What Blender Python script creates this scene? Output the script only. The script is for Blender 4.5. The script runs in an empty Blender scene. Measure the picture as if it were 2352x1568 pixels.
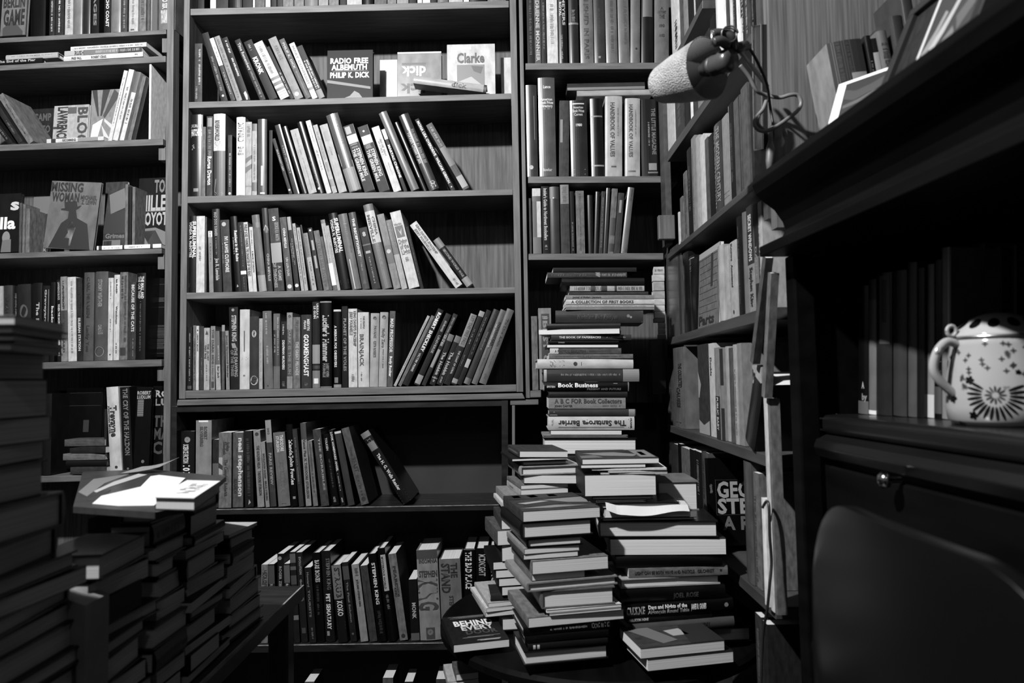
import bpy, math, random
from mathutils import Vector, Matrix
random.seed(7)
SC = bpy.context.scene
COL = SC.collection
# ---------------------------------------------------------------- camera
FP = 1600.0                       # focal length in pixels of the 2352 px wide frame
EYE = Vector((0, 0, .92))
Yc = Vector((14, 86, FP)).normalized()
Xc = Vector((1, -.018, -(14 - .018*86)/FP)).normalized()
Zc = Xc.cross(Yc)
def ray(px, py):
    c = Vector((px-1176, py-784, FP))
    return Vector((c.dot(Xc), c.dot(Yc), c.dot(Zc)))
def c2w(v): return Vector((v.dot(Xc), v.dot(Yc), v.dot(Zc)))
cam = bpy.data.cameras.new('camera'); co = bpy.data.objects.new('camera', cam); COL.objects.link(co)
r_, u_, b_ = c2w(Vector((1,0,0))), c2w(Vector((0,-1,0))), c2w(Vector((0,0,-1)))
co.matrix_world = Matrix(((r_.x,u_.x,b_.x,0),(r_.y,u_.y,b_.y,0),(r_.z,u_.z,b_.z,EYE.z),(0,0,0,1)))
cam.sensor_width = 36; cam.lens = 36*FP/2352; cam.clip_start = .02
cam.dof.use_dof = True; cam.dof.focus_distance = 1.75; cam.dof.aperture_fstop = 5.0
SC.camera = co
# ---------------------------------------------------------------- world and lights
w = bpy.data.worlds.new('world'); SC.world = w; w.use_nodes = True
w.node_tree.nodes['Background'].inputs[0].default_value = (1,1,1,1)
w.node_tree.nodes['Background'].inputs[1].default_value = .0005
def light(name, loc, power, size, typ='POINT'):
    l = bpy.data.lights.new(name, typ); l.energy = power
    if typ == 'POINT': l.shadow_soft_size = size
    else: l.size = size; l.shape = 'DISK'
    o = bpy.data.objects.new(name, l); o.location = loc; COL.objects.link(o); return o
light('ceiling_bulb', (-.8, .32, 2.3), 560, .035)
light('rear_fill_light', (.15, -.9, 2.1), 10, .08)  # unseen fill light added behind the camera, no known fixture there
SC.view_settings.view_transform = 'Standard'; SC.view_settings.look = 'None'
SC.view_settings.exposure = 0.0; SC.view_settings.gamma = 1; SC.view_settings.use_curve_mapping = False
# ---------------------------------------------------------------- materials
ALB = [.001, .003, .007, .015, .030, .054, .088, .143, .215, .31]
MATS = {}
def node_mat(name):
    m = bpy.data.materials.new(name); m.use_nodes = True
    nt = m.node_tree; return m, nt, nt.nodes['Principled BSDF']
def vary(nt, bsdf, g, scale, amt, coord='Object', detail=4):
    tc = nt.nodes.new('ShaderNodeTexCoord'); mp = nt.nodes.new('ShaderNodeMapping')
    nz = nt.nodes.new('ShaderNodeTexNoise'); cr = nt.nodes.new('ShaderNodeValToRGB')
    mp.inputs['Scale'].default_value = scale; nz.inputs['Scale'].default_value = 1; nz.inputs['Detail'].default_value = detail
    nt.links.new(tc.outputs[coord], mp.inputs[0]); nt.links.new(mp.outputs[0], nz.inputs[0]); nt.links.new(nz.outputs[0], cr.inputs[0])
    a, b = g*(1-amt), min(1, g*(1+amt))
    cr.color_ramp.elements[0].position = .3; cr.color_ramp.elements[1].position = .7
    cr.color_ramp.elements[0].color = (a,a,a,1); cr.color_ramp.elements[1].color = (b,b,b,1)
    nt.links.new(cr.outputs[0], bsdf.inputs['Base Color']); return cr
def gray(t, fin='m'):
    k = (t, fin)
    if k in MATS: return MATS[k]
    m, nt, b = node_mat({'m':'matte_cover_','g':'glossy_jacket_','i':'printed_ink_'}[fin]+str(t))
    g = ALB[int(t)]
    if fin == 'i': b.inputs['Base Color'].default_value = (g,g,g,1); b.inputs['Roughness'].default_value = .55
    else:
        vary(nt, b, g, (140,140,60) if fin == 'm' else (45,45,25), (.2 if int(t) > 5 else .38) if fin == 'm' else .25, detail=8)
        b.inputs['Roughness'].default_value = .55 if fin == 'm' else .27; b.inputs['Specular IOR Level'].default_value = .12 if fin == 'm' else .28
    MATS[k] = m; return m
def simple(name, g, rough=.5, scale=None, amt=.2, metal=0, spec=.5):
    if not metal: g *= .43; spec *= .62
    if name in MATS: return MATS[name]
    m, nt, b = node_mat(name)
    if scale: vary(nt, b, g, scale, amt)
    else: b.inputs['Base Color'].default_value = (g,g,g,1)
    b.inputs['Roughness'].default_value = rough; b.inputs['Metallic'].default_value = metal
    b.inputs['Specular IOR Level'].default_value = spec
    MATS[name] = m; return m
PAGE = simple('page_edges', .68, .85, (1400,3,3), .22)
PAGED = simple('browned_page_edges', .5, .9, (1400,3,3), .25)
def wood(name, g, sc, rough=.55, amt=.3): return simple(name, g, rough, sc, amt)
W_FACE = wood('pine_shelf_wood', .108, (9,110,110), .6, .38)      # grain along x
W_SIDE = wood('pine_upright_wood', .108, (110,110,9), .6, .38)
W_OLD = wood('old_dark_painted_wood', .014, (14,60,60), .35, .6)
W_RIGHT = wood('brown_shelf_wood', .05, (60,5,60), .55, .35)
W_PLY = wood('plywood_sheet', .10, (300,300,7), .7, .45)
W_BACK = wood('plywood_backing', .085, (160,160,9), .7, .5)
W_MAHOG = simple('dark_mahogany', .003, .5, (40,6,40), .4, 0, .05)
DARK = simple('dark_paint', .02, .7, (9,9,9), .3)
# ---------------------------------------------------------------- mesh helpers
class MB:
    def __init__(s): s.v = []; s.f = []; s.m = []; s.mats = []
    def mi(s, m):
        if m not in s.mats: s.mats.append(m)
        return s.mats.index(m)
    def add(s, vs, fs, m):
        o = len(s.v); k = s.mi(m); s.v += [tuple(v) for v in vs]
        for f in fs: s.f.append(tuple(i+o for i in f)); s.m.append(k)
    def box(s, a, b, m):
        x0,y0,z0 = a; x1,y1,z1 = b
        s.add([(x0,y0,z0),(x1,y0,z0),(x1,y1,z0),(x0,y1,z0),(x0,y0,z1),(x1,y0,z1),(x1,y1,z1),(x0,y1,z1)],
              [(0,3,2,1),(4,5,6,7),(0,1,5,4),(1,2,6,5),(2,3,7,6),(3,0,4,7)], m)
    def hexa(s, p, m):    # 8 points: quad a (0-3), quad b (4-7)
        s.add(p, [(0,3,2,1),(4,5,6,7),(0,1,5,4),(1,2,6,5),(2,3,7,6),(3,0,4,7)], m)
    def prism(s, poly, z0, z1, m, ax=2):
        n = len(poly)
        def P(p, z): return {2:(p[0],p[1],z), 1:(p[0],z,p[1]), 0:(z,p[0],p[1])}[ax]
        s.add([P(p,z0) for p in poly]+[P(p,z1) for p in poly],
              [tuple(range(n))[::-1], tuple(range(n,2*n))]+[(i,(i+1)%n,n+(i+1)%n,n+i) for i in range(n)], m)
    def tube(s, pts, r, m, seg=8, caps=True):
        pts = [Vector(p) for p in pts]; n = len(pts); rings = []; up = None
        for i, p in enumerate(pts):
            t = (pts[min(i+1,n-1)]-pts[max(i-1,0)]).normalized()
            if up is None:
                up = t.orthogonal().normalized()
            up = (up - t*up.dot(t)).normalized(); sd = t.cross(up)
            rr = r[i] if isinstance(r, (list,tuple)) else r
            rings.append([p+(up*math.cos(a)+sd*math.sin(a))*rr for a in [2*math.pi*k/seg for k in range(seg)]])
        vs = [v for g in rings for v in g]; fs = []
        for i in range(n-1):
            for k in range(seg): fs.append((i*seg+k, i*seg+(k+1)%seg, (i+1)*seg+(k+1)%seg, (i+1)*seg+k))
        if caps: fs += [tuple(range(seg))[::-1], tuple(range((n-1)*seg, n*seg))]
        s.add(vs, fs, m)
    def lathe(s, prof, c, ax, m, seg=40, caps=False):
        """prof: (radius, distance along axis)"""
        ax = Vector(ax).normalized(); e = ax.orthogonal().normalized(); g = ax.cross(e); c = Vector(c)
        vs = [c+ax*h+(e*math.cos(2*math.pi*k/seg)+g*math.sin(2*math.pi*k/seg))*r for r,h in prof for k in range(seg)]
        n = len(prof); fs = [(i*seg+k, i*seg+(k+1)%seg, (i+1)*seg+(k+1)%seg, (i+1)*seg+k) for i in range(n-1) for k in range(seg)]
        if caps: fs += [tuple(range(seg))[::-1], tuple(range((n-1)*seg, n*seg))]
        s.add(vs, fs, m)
    def build(s, name, parent=None, smooth=False, bevel=0):
        me = bpy.data.meshes.new(name); me.from_pydata(s.v, [], s.f)
        for m in s.mats: me.materials.append(m)
        me.polygons.foreach_set('material_index', s.m)
        if smooth: me.polygons.foreach_set('use_smooth', [True]*len(me.polygons))
        me.update()
        o = bpy.data.objects.new(name, me); COL.objects.link(o)
        if parent: o.parent = parent
        if bevel:
            b = o.modifiers.new('bevel','BEVEL'); b.width = bevel; b.segments = 2; b.limit_method = 'ANGLE'
        return o
def tag(o, label=None, cat=None, group=None, kind=None):
    if label: o['label'] = label
    if cat: o['category'] = cat
    if group: o['group'] = group
    if kind: o['kind'] = kind
    return o
def empty(name, loc=(0,0,0), mat=None):
    o = bpy.data.objects.new(name, None); o.empty_display_size = .02; COL.objects.link(o)
    if mat: o.matrix_world = mat
    else: o.location = loc
    return o
def smooth_path(pts, n=8):
    pts = [Vector(p) for p in pts]; P = [pts[0]]+pts+[pts[-1]]; out = []
    for i in range(1, len(P)-2):
        a,b,c,d = P[i-1:i+3]
        for k in range(n):
            t = k/n; out.append(.5*((2*b)+(c-a)*t+(2*a-5*b+4*c-d)*t*t+(3*b-a-3*c+d)*t**3))
    return out+[pts[-1]]
# ---------------------------------------------------------------- frames: a real vertical plane in the room
class Fr:
    def __init__(s, p0, a, n): s.p0 = Vector(p0); s.a = Vector(a).normalized(); s.n = Vector(n).normalized()
    def hit(s, px, py, d=0):
        r = ray(px, py); k = ((s.p0-EYE).dot(s.n)+d)/r.dot(s.n); return EYE+r*k
    def uv(s, px, py, d=0):
        p = s.hit(px, py, d); return ((p-s.p0).dot(s.a), p.z)
    def pt(s, u, z, d=0):
        p = s.p0+s.a*u+s.n*d; return Vector((p.x, p.y, z))
def P(px, py, Y):
    r = ray(px, py); return EYE+r*(Y/r.y)
YB = 1.9
FC = Fr((0,YB,0), (1,0,0), (0,1,0))
_j = FC.hit(400,870); ph = math.radians(4.5)
FL = Fr((_j.x,_j.y,0), (math.cos(ph),-math.sin(ph),0), (math.sin(ph),math.cos(ph),0))
XR = .407
FR = Fr((XR,0,0), (0,-1,0), (1,0,0))
FS = Fr((-.47,0,0), (0,1,0), (-1,0,0))
# ---------------------------------------------------------------- lettering
GL = {}
def _textmesh(body, off):
    c = bpy.data.curves.new('t','FONT'); c.body = body; c.resolution_u = 2; c.offset = off; c.fill_mode = 'FRONT'
    o = bpy.data.objects.new('t', c); COL.objects.link(o)
    me = bpy.data.meshes.new_from_object(o.evaluated_get(bpy.context.evaluated_depsgraph_get()) if False else o)
    v = [(p.co.x,p.co.y) for p in me.vertices]; f = [tuple(p.vertices) for p in me.polygons]
    bpy.data.objects.remove(o); bpy.data.curves.remove(c); bpy.data.meshes.remove(me); return v, f
def _w(b):
    v,_ = _textmesh(b, 0); xs = [p[0] for p in v]; return max(xs)-min(xs), min(xs)
HH = None
def glyph(ch):
    global HH
    if HH is None: HH = _w('HH')[0]
    if ch not in GL:
        if ch == ' ': GL[ch] = ([], [], .32)
        else:
            v, f = _textmesh(ch, .036); GL[ch] = (v, f, _w('H'+ch+'H')[0]-HH)
    return GL[ch]
def layout(text):
    vs, fs, x = [], [], 0
    for ch in text:
        v, f, adv = glyph(ch); o = len(vs)
        vs += [(p[0]+x, p[1]/.72) for p in v]; fs += [tuple(i+o for i in q) for q in f]; x += adv*1.04
    return vs, fs, max(x,.01)
def auto(t): return 8 if t < 5 else 1
def items(mb, spec, S, tone, size, fin='i'):
    """S(u,v,h) maps the printed surface to 3-D; size = (width, height) in metres"""
    W, H = size
    for it in spec.split(';'):
        it = it.strip()
        if not it: continue
        q = it.split('~')
        if len(q) == 1: q = ['t', it]
        k = q[0]
        if k in 'txiT':
            vs, fs, L = layout(q[1])
            if len(q) > 2:
                a = q[2].split(); v0,v1,u0,u1 = map(float, a[:4]); tn = int(a[4]) if len(a) > 4 else auto(tone)
            else:
                u0, u1 = .24, .76; nat = L*(u1-u0)*W/.72/H*1.05
                ln = max(min(.76, nat), min(.3, nat*1.5)); v0 = .1+(.76-ln)*.35; v1 = v0+ln; tn = auto(tone)
            out = []
            for gx, gy in vs:
                g = gx/L
                if k == 't': u, v = u0+gy*(u1-u0), v0+g*(v1-v0)
                elif k == 'T': u, v = u1-gy*(u1-u0), v1-g*(v1-v0)
                elif k == 'x': u, v = u0+g*(u1-u0), v1-gy*(v1-v0)
                else: u, v = u1-g*(u1-u0), v0+gy*(v1-v0)
                out.append(S(u,v,.0006))
            if k in 'tT': pass
            mb.add(out, fs, gray(tn,fin))
        elif k == 'b':
            a = list(map(float, q[1].split())); v0,v1 = a[:2]; tn = int(a[2]); u0,u1 = (a[3],a[4]) if len(a) > 4 else (.0,1.)
            h = .0003 if len(a) < 6 else a[5]
            n = 6; vs = [S(u0+(u1-u0)*i/n, v, h) for v in (v0,v1) for i in range(n+1)]
            mb.add(vs, [(i,i+1,n+2+i,n+1+i) for i in range(n)], gray(tn,fin if fin == 'i' else 'g'))
        elif k == 'o':
            a = list(map(float, q[1].split())); v0,u0,r,tn = a[:4]; ry = a[4] if len(a) > 4 else r
            mb.add([S(u0+r*math.cos(t)/W, v0+ry*math.sin(t)/H, .0005) for t in [2*math.pi*i/16 for i in range(16)]], [tuple(range(16))], gray(int(tn),'i'))
        elif k == 'm':      # illegible small print: rows of short strokes
            a = list(map(float, q[1].split())) if len(q) > 1 else [.12,.85,.3,.7]
            v0,v1,u0,u1 = a[:4]; tn = int(a[4]) if len(a) > 4 else (6 if tone < 5 else 2)
            v = v0; st = .0016/H
            while v < v1:
                if random.random() < .82:
                    l = st*random.uniform(.5,.9); s0 = u0+(u1-u0)*random.uniform(0,.25); s1 = u1-(u1-u0)*random.uniform(0,.25)
                    mb.add([S(s0,v,.0005),S(s1,v,.0005),S(s1,v+l,.0005),S(s0,v+l,.0005)], [(0,1,2,3)], gray(tn,'i'))
                v += st*1.35
        elif k == 'l':      # ruled lines across
            a = list(map(float, q[1].split())); v0,v1,n,tn = a[:4]; u0,u1 = (a[4],a[5]) if len(a) > 5 else (.05,.95)
            for i in range(int(n)):
                v = v0+(v1-v0)*i/max(1,n-1); mb.add([S(u0,v,.0005),S(u1,v,.0005),S(u1,v+.0007/H,.0005),S(u0,v+.0007/H,.0005)], [(0,1,2,3)], gray(int(tn),'i'))
        elif k == 'P':
            a = list(map(float, q[2].split())); mb.add([S(a[i],a[i+1],.0006) for i in range(0,len(a),2)], [tuple(range(len(a)//2))], gray(int(q[1]),'i'))
# ---------------------------------------------------------------- books
ORD = ['','first','second','third','fourth','fifth','sixth','seventh','eighth','ninth','tenth','eleventh','twelfth','thirteenth','fourteenth','fifteenth','sixteenth','seventeenth','eighteenth','nineteenth','twentieth']
def ordn(i):
    if i <= 20: return ORD[i]
    if i == 30: return 'thirtieth'
    if i == 40: return 'fortieth'
    return {2:'twenty-',3:'thirty-',4:'forty-'}[i//10]+ORD[i%10]
TW = ['black','black','dark grey','dark grey','mid grey','grey','light grey','pale grey','white','white']
def fitl(l):
    for a, b in (('thick ',''),('slim ',''),('near end of the ','end of '),('round table','table'),('visible shelf','shelf'),(' very thick, with ',' with '),('paperback very','very'),(' above its title',''),(' over ',' '),('twentieth, ','20th, '),(' from left',''),(' from top',''),(' facing out',''),(' the ',' ')):
        if len(l.replace(',',' ').split()) > 16: l = l.replace(a, b, 1)
    if len(l.replace(',',' ').split()) > 16: print('LONG', l)
    return l
def book(M, H, W, D, kt, spec, label, group, page=None, cat='book', name='book'):
    """M: 4x4 placing the local book frame; x thickness, y away from the spine, z height"""
    kind, tone = kt[0], int(kt[1]); fin = kt[2] if len(kt) > 2 else ('g' if kind == 'h' else 'm')
    hard = kind == 'h'; t = .0024 if hard else .0006
    t = min(t, W*.2); bul = min(.0035, W*.13) if hard else min(.0006, W*.04)
    ys = lambda c: -bul*(1-(2*c-1)**2)
    mag = W < .0075 and H > .15 and kind == 'p'
    label = fitl(label)
    kn = 'magazine' if mag else ('hardback_book' if hard else 'paperback_book')
    if mag: label = label.replace('paperback','magazine')
    root = empty(kn, mat=M); tag(root, label, kn.replace('_book',''), group)
    mb = MB(); cm = gray(tone, fin)
    n = 8; outer = [(W*i/n, ys(i/n)) for i in range(n+1)]; inner = [(W-t, t), (t, t)]
    mb.prism([(0,D)]+outer+[(W,D),(W-t,D)]+inner+[(t,D)], 0, H, cm)
    ns = spec.split(';')
    items(mb, ';'.join(x for x in ns if not x.strip().startswith('^')), lambda u,v,h: (u*W, ys(u)-h, H*(1-v)), tone, (W,H))
    tc = ';'.join(x.strip()[1:] for x in ns if x.strip().startswith('^'))
    if tc: items(mb, tc, lambda u,v,h: (W+h, u*D, H*(1-v)), tone, (D,H))
    mb.build('cover', root)
    pb = MB(); e = .003 if hard else .0004
    pb.box((t*.98, t*1.02, e), (W-t*.98, D-(.004 if hard else .0006), H-e), page or PAGE)
    pb.build('page_block', root)
    return root
def mat4(x, y, z, o): return Matrix(((x.x,y.x,z.x,o.x),(x.y,y.y,z.y,o.y),(x.z,y.z,z.z,o.z),(0,0,0,1)))
UP = Vector((0,0,1))
def sat(A, B):
    for Q in (A, B):
        for i in range(4):
            e = (Q[(i+1)%4][0]-Q[i][0], Q[(i+1)%4][1]-Q[i][1]); nx, nz = -e[1], e[0]
            a = [p[0]*nx+p[1]*nz for p in A]; b = [p[0]*nx+p[1]*nz for p in B]
            if max(a) <= min(b)+1e-7 or max(b) <= min(a)+1e-7: return False
    return True
def rect(s, z, th, W, H):
    c, q = math.cos(th), math.sin(th)         # th>0 leans to the right; (s,z) is the lowest corner
    if th > 0: bl = (s-W*c, z+W*q)
    else: bl = (s, z)
    br = (bl[0]+W*c, bl[1]-W*q); return [bl, br, (br[0]+H*q, br[1]+H*c), (bl[0]+H*q, bl[1]+H*c)]
def parse(txt):
    for ln in txt.strip().split('\n'):
        ln = ln.strip()
        if not ln: continue
        p = [x.strip() for x in ln.split('|')]; yield p[0].split(), (p[1] if len(p) > 1 else ''), (p[2] if len(p) > 2 else '')
def row(F, line, txt, where, group, d0=.004, dj=.008, page=None, maxD=.165, zfix=None, tol=None):
    """standing books; line = image line of the board they stand on"""
    x0,y0,x1,y1 = line; yl = lambda x: y0+(y1-y0)*(x-x0)/(x1-x0); R = []
    for f, sp, ft in parse(txt):
        xb, xt, yt, wd = map(float, f[:4]); kt = f[4]
        d = d0+random.random()*dj
        bl = list(F.uv(xb, yl(xb), d)); br = list(F.uv(xb+wd, yl(xb+wd), d)); tl = F.uv(xt, yt, d)
        bl[1] = zfix or F.uv(xb, yl(xb), 0)[1]; br[1] = zfix or F.uv(xb+wd, yl(xb+wd), 0)[1]
        W = math.dist(bl, br); th = math.atan2(tl[0]-bl[0], tl[1]-bl[1]); H = math.dist(bl, tl)
        if abs(th) < (tol or (.2 if F is FR else .022)): th = 0.0
        zf = lambda s_, bl=bl, br=br: bl[1]+(br[1]-bl[1])*(s_-bl[0])/(br[0]-bl[0])
        if th == 0: zm = max(bl[1], br[1])+.0003; zf = lambda s_, zm=zm: zm
        if th > 0: s = bl[0]+W*math.cos(th)
        else: s = bl[0]
        R.append(dict(s=s, zf=zf, th=th, W=W, H=H, d=d, kt=kt, sp=sp, ft=ft, wd=wd))
    q = lambda r: rect(r['s'], r['zf'](r['s']), r['th'], r['W'], r['H'])
    for a, b in zip(R, R[1:]):
        for k in range(14):
            if not sat(q(a), q(b)): break
            if k < 8:
                for r in (a, b):
                    w2 = r['W']*.97
                    if r['th'] > 0 and r is b: pass
                    r['W'] = w2
                    if r is a and r['th'] > 0: r['s'] -= (w2/.97-w2)*math.cos(r['th'])
                    if r is b and r['th'] <= 0: r['s'] += (w2/.97-w2)
            else:
                b['s'] += .0012
    for i, r in enumerate(R):
        th = r['th']; c, qn = math.cos(th), math.sin(th)
        g = q(r); bl = g[0]
        ax = F.a*c - UP*qn; az = F.a*qn + UP*c
        o = F.pt(bl[0], bl[1]+.0006, r['d'])
        D = min(maxD, r['H']*(.66 if r['kt'][0] == 'h' else .6))
        ln = '' if abs(th) < .06 else (' leaning left' if th < 0 else ' leaning right')
        size = '' if r['ft'] else 'slim ' if r['W'] < .011 else ('thick ' if r['W'] > .026 else '')
        feat = (' '+r['ft']) if r['ft'] else ln
        tn = TW[int(r['kt'][1])]
        lab = f"{tn} {size}{'hardback' if r['kt'][0]=='h' else 'paperback'}{feat}, {ordn(i+1)} from left, {where}"
        book(mat4(ax, F.n, az, o), r['H'], r['W'], D, r['kt'], r['sp'], lab, group, page)
def rot(v, ax, a): return Matrix.Rotation(a, 3, ax) @ v
def faceout(F, txt, where, group, page=None, th0=.012):
    for i, (f, sp, ft) in enumerate(parse(txt)):
        xl, xr, yt, yb = map(float, f[:4]); kt = f[4]; d = float(f[5]) if len(f) > 5 else .02; tilt = math.radians(float(f[6])) if len(f) > 6 else 0
        W = float(f[7]) if len(f) > 7 else th0
        A = F.uv(xl, yb, d); B = F.uv(xr, yb, d); T = F.uv(xl, yt, d)
        z0 = F.uv(xl, yb, 0)[1] if 0 < d < .16 else A[1]
        H = T[1]-z0; D = B[0]-A[0]; lb = math.radians(3)
        a = F.a.copy(); up = UP.copy(); n = F.n.copy()
        if tilt: a = rot(a, n, tilt); up = rot(up, n, tilt)
        up2 = (up*math.cos(lb)+n*math.sin(lb)); n2 = (n*math.cos(lb)-up*math.sin(lb))
        o = F.pt(A[0], z0+.0014+W*math.sin(lb), d) - n2*0 + n2*W
        sp = ';'.join(x if x.strip().startswith('=') else '^'+x for x in sp.split(';')).replace('=','')
        lab = f"{TW[int(kt[1])]} book {ft}, {where}"
        book(mat4(-n2, a, up2, o), H, W, D, kt, sp, lab, group, page)
def pile(F, txt, where, group, tilt=0, d=0, page=None, slack=0.0, ratio=None, gap=.0005):
    """lying books, listed from the top; xl xr ytop ybottom face kind yaw"""
    L = list(parse(txt)); zprev = None
    for i in range(len(L)-1, -1, -1):
        f, sp, ft = L[i]
        xl, xr, yt, yb = map(float, f[:4]); fc = f[4]; kt = f[5]; yaw = math.radians(float(f[6])) if len(f) > 6 else 0
        dd = d + (float(f[7]) if len(f) > 7 else 0); tl = tilt+(math.radians(float(f[8])) if len(f) > 8 else 0)
        xm = (xl+xr)/2; b = F.uv(xm, yb, dd); t = F.uv(xm, yt, dd); l = F.uv(xl, yb, dd); r = F.uv(xr, yb, dd)
        W = (t[1]-b[1])-gap; Ln = (r[0]-l[0])/math.cos(yaw); z = b[1]
        a = rot(F.a, UP, yaw); n = rot(F.n, UP, yaw); up = UP.copy()
        if tl: a = rot(a, n, tl); up = rot(up, n, tl)
        c = F.pt(b[0], z, dd)
        if fc in 'sSpq': H = Ln; D = H*.66
        else: D = Ln; H = Ln*1.45
        if ratio:
            if fc in 'sSpq': D = min(D, ratio)
            else: H = min(H, ratio)
        if len(f) > 9:
            if fc in 'sSpq': D = float(f[9])
            else: H = float(f[9])
        x, y, zz, o = {'s': (up, n, -a, c+a*Ln/2), 'S': (-up, n, a, c-a*Ln/2+up*W), 'p': (up, -n, a, c-a*Ln/2+n*D),
                   'h': (up, a, n, c-a*Ln/2), 'H': (up, -a, -n, c+a*Ln/2+n*H), 'q': (-up,-n,-a, c+a*Ln/2+n*D+up*W)}[fc]
        side = {'s':'spine out','S':'spine out upside down','p':'fore-edge out','q':'fore-edge out','h':'page ends out','H':'page ends out'}[fc]
        pos = 'topmost' if i == 0 else ('lowest' if i == len(L)-1 else ordn(i+1)+' from top')
        lab = f"{TW[int(kt[1])]} {'hardback' if kt[0]=='h' else 'paperback'} {ft or side}, {pos}, {where}"
        book(mat4(x, y, zz, o), H, W, D, kt, sp, lab, group, page)
# ---------------------------------------------------------------- the room
def slab(name, a, b, m):
    k = MB(); k.box(a, b, m); return tag(k.build(name), kind='structure')
slab('floor', (-1.9,-1.6,-.03), (1.6,2.3,0), simple('dark_floorboards', .03, .5, (30,3,30), .4))
slab('ceiling', (-1.9,-1.6,2.4), (1.6,2.3,2.43), simple('old_plaster', .06, .9, (5,5,5), .1))
slab('wall_back', (-1.9,2.2,0), (1.6,2.25,2.4), simple('dim_wall_paint', .06, .9, (5,5,5), .1))
slab('wall_left', (-1.9,-1.6,0), (-1.85,2.2,2.4), MATS['dim_wall_paint'])
slab('wall_right', (1.5,-1.6,0), (1.55,2.2,2.4), MATS['dim_wall_paint'])
slab('wall_front', (-1.85,-1.6,0), (1.5,-1.55,2.4), MATS['dim_wall_paint'])
YP = 1.084
k = MB(); k.box((XR+.003,YP,1.15), (1.5,YP+.024,2.4), W_PLY); k.box((.5,YP,0), (1.5,YP+.024,1.15), W_PLY); tag(k.build('wall_partition'), kind='structure')
# ---------------------------------------------------------------- bookcases
def quadboard(F, q, d0, d1, m, name, parent, bev=.0012):
    """q: four image points on the plane F, extruded from depth d0 to d1"""
    c = [F.uv(*p) for p in q]; k = MB()
    k.hexa([F.pt(u,z,d0) for u,z in c]+[F.pt(u,z,d1) for u,z in c], m)
    return k.build(name, parent, bevel=bev)
def bookcase(label, F, shelves, uprights, depth, ms, mu, back=None, mb_=None, base=None, ud=None):
    r = empty('bookcase', F.pt(0,0,.1)); tag(r, label, 'bookcase', 'bookcases')
    bpy.context.view_layer.update(); inv = r.matrix_world.inverted()
    for xl,tl,bl,xr,tr,br in shelves:
        o = quadboard(F, [(xl,bl),(xr,br),(xr,tr),(xl,tl)], 0, depth, ms, 'shelf', r); o.matrix_parent_inverse = inv
    for q in uprights:
        o = quadboard(F, q, -.001, ud or depth+.002, mu, 'side_panel', r); o.matrix_parent_inverse = inv
    if back:
        k = MB(); c = [F.uv(*p) for p in back]
        k.hexa([F.pt(u,z,depth) for u,z in c]+[F.pt(u,z,depth+.006) for u,z in c], mb_ or W_BACK)
        o = k.build('back_panel', r); o.matrix_parent_inverse = inv
    return r, inv
mid, midi = bookcase('grey pine bookcase in the middle with five shelves of leaning books', FC,
    [(437,20,35,1169,1,17),(433,234,248.6,1174,214,227.5),(430,451,466.5,1178,434,447.5),(427,672,687,1183,659.5,673),(426,897,915,1186,883,899),
     (435,-205,-190,1166,-224,-209)],
    [[(411,916),(426,916),(438.5,-220),(425.5,-220)],[(1186.5,900),(1202,900),(1181.5,-220),(1166.5,-220)]], .185, W_FACE, W_SIDE,
    [(420,930),(1196,916),(1178,-220),(430,-220)])
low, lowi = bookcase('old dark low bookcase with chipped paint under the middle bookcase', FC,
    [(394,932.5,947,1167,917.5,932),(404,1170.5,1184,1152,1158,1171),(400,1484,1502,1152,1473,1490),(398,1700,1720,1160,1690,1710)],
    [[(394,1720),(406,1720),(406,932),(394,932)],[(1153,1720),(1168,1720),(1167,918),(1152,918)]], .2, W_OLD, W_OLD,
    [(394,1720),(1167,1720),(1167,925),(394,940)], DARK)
# chipped bright edge along the old shelves, and the pine board between the two bookcases
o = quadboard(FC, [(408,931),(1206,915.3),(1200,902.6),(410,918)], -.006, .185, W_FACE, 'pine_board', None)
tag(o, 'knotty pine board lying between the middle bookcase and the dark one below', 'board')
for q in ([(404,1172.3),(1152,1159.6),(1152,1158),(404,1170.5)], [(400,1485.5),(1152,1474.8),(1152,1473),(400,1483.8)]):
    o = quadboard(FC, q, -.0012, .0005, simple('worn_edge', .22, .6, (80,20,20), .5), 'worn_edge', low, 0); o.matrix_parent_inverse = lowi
lf, lfi = bookcase('grey pine bookcase on the left, cut off by the frame', FL,
    [(-330,104,116,381,68,78),(-330,166,179,380,128,142.5),(-330,345,359,374,318,333),(-330,592,605,371,570,582),(-330,843,857,371,825,841),(-330,1105,1120,372,1086,1100),(-330,-165,-150,386,-190,-175)],
    [[(370,1600),(386,1600),(401,-200),(386,-200)]], .185, W_FACE, W_SIDE,
    [(-330,1600),(368,1600),(376,-200),(-330,-200)], ud=.03)
# little square supports under the ends of the boards
for x0,x1,y0,y1 in ((366,381,83,116),(358,374,333,365),(356,371,581,617),(355,371,841,875)):
    o = quadboard(FL, [(x0,y1),(x1,y1),(x1,y0),(x0,y0)], .012, .17, W_SIDE, 'shelf_support', lf); o.matrix_parent_inverse = lfi
cor, cori = bookcase('grey pine bookcase in the corner, right of the middle one', FC,
    [(1207,145,160,1562,143,158),(1213,405,420.5,1557,404,419),(1214,582.5,597,1524,581,596),(1218,897,913,1243,896,912),(1204,-115,-100,1562,-116,-101)],
    [[(1208,914),(1217.5,914),(1198,-120),(1189.5,-120)]], .2, W_FACE, W_SIDE,
    [(1210,930),(1570,930),(1570,-120),(1200,-120)], W_BACK)
o = quadboard(FC, [(1172,930),(1237,929),(1237,917),(1172,918)], .0, .12, W_FACE, 'shelf', cor); o.matrix_parent_inverse = cori
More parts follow.
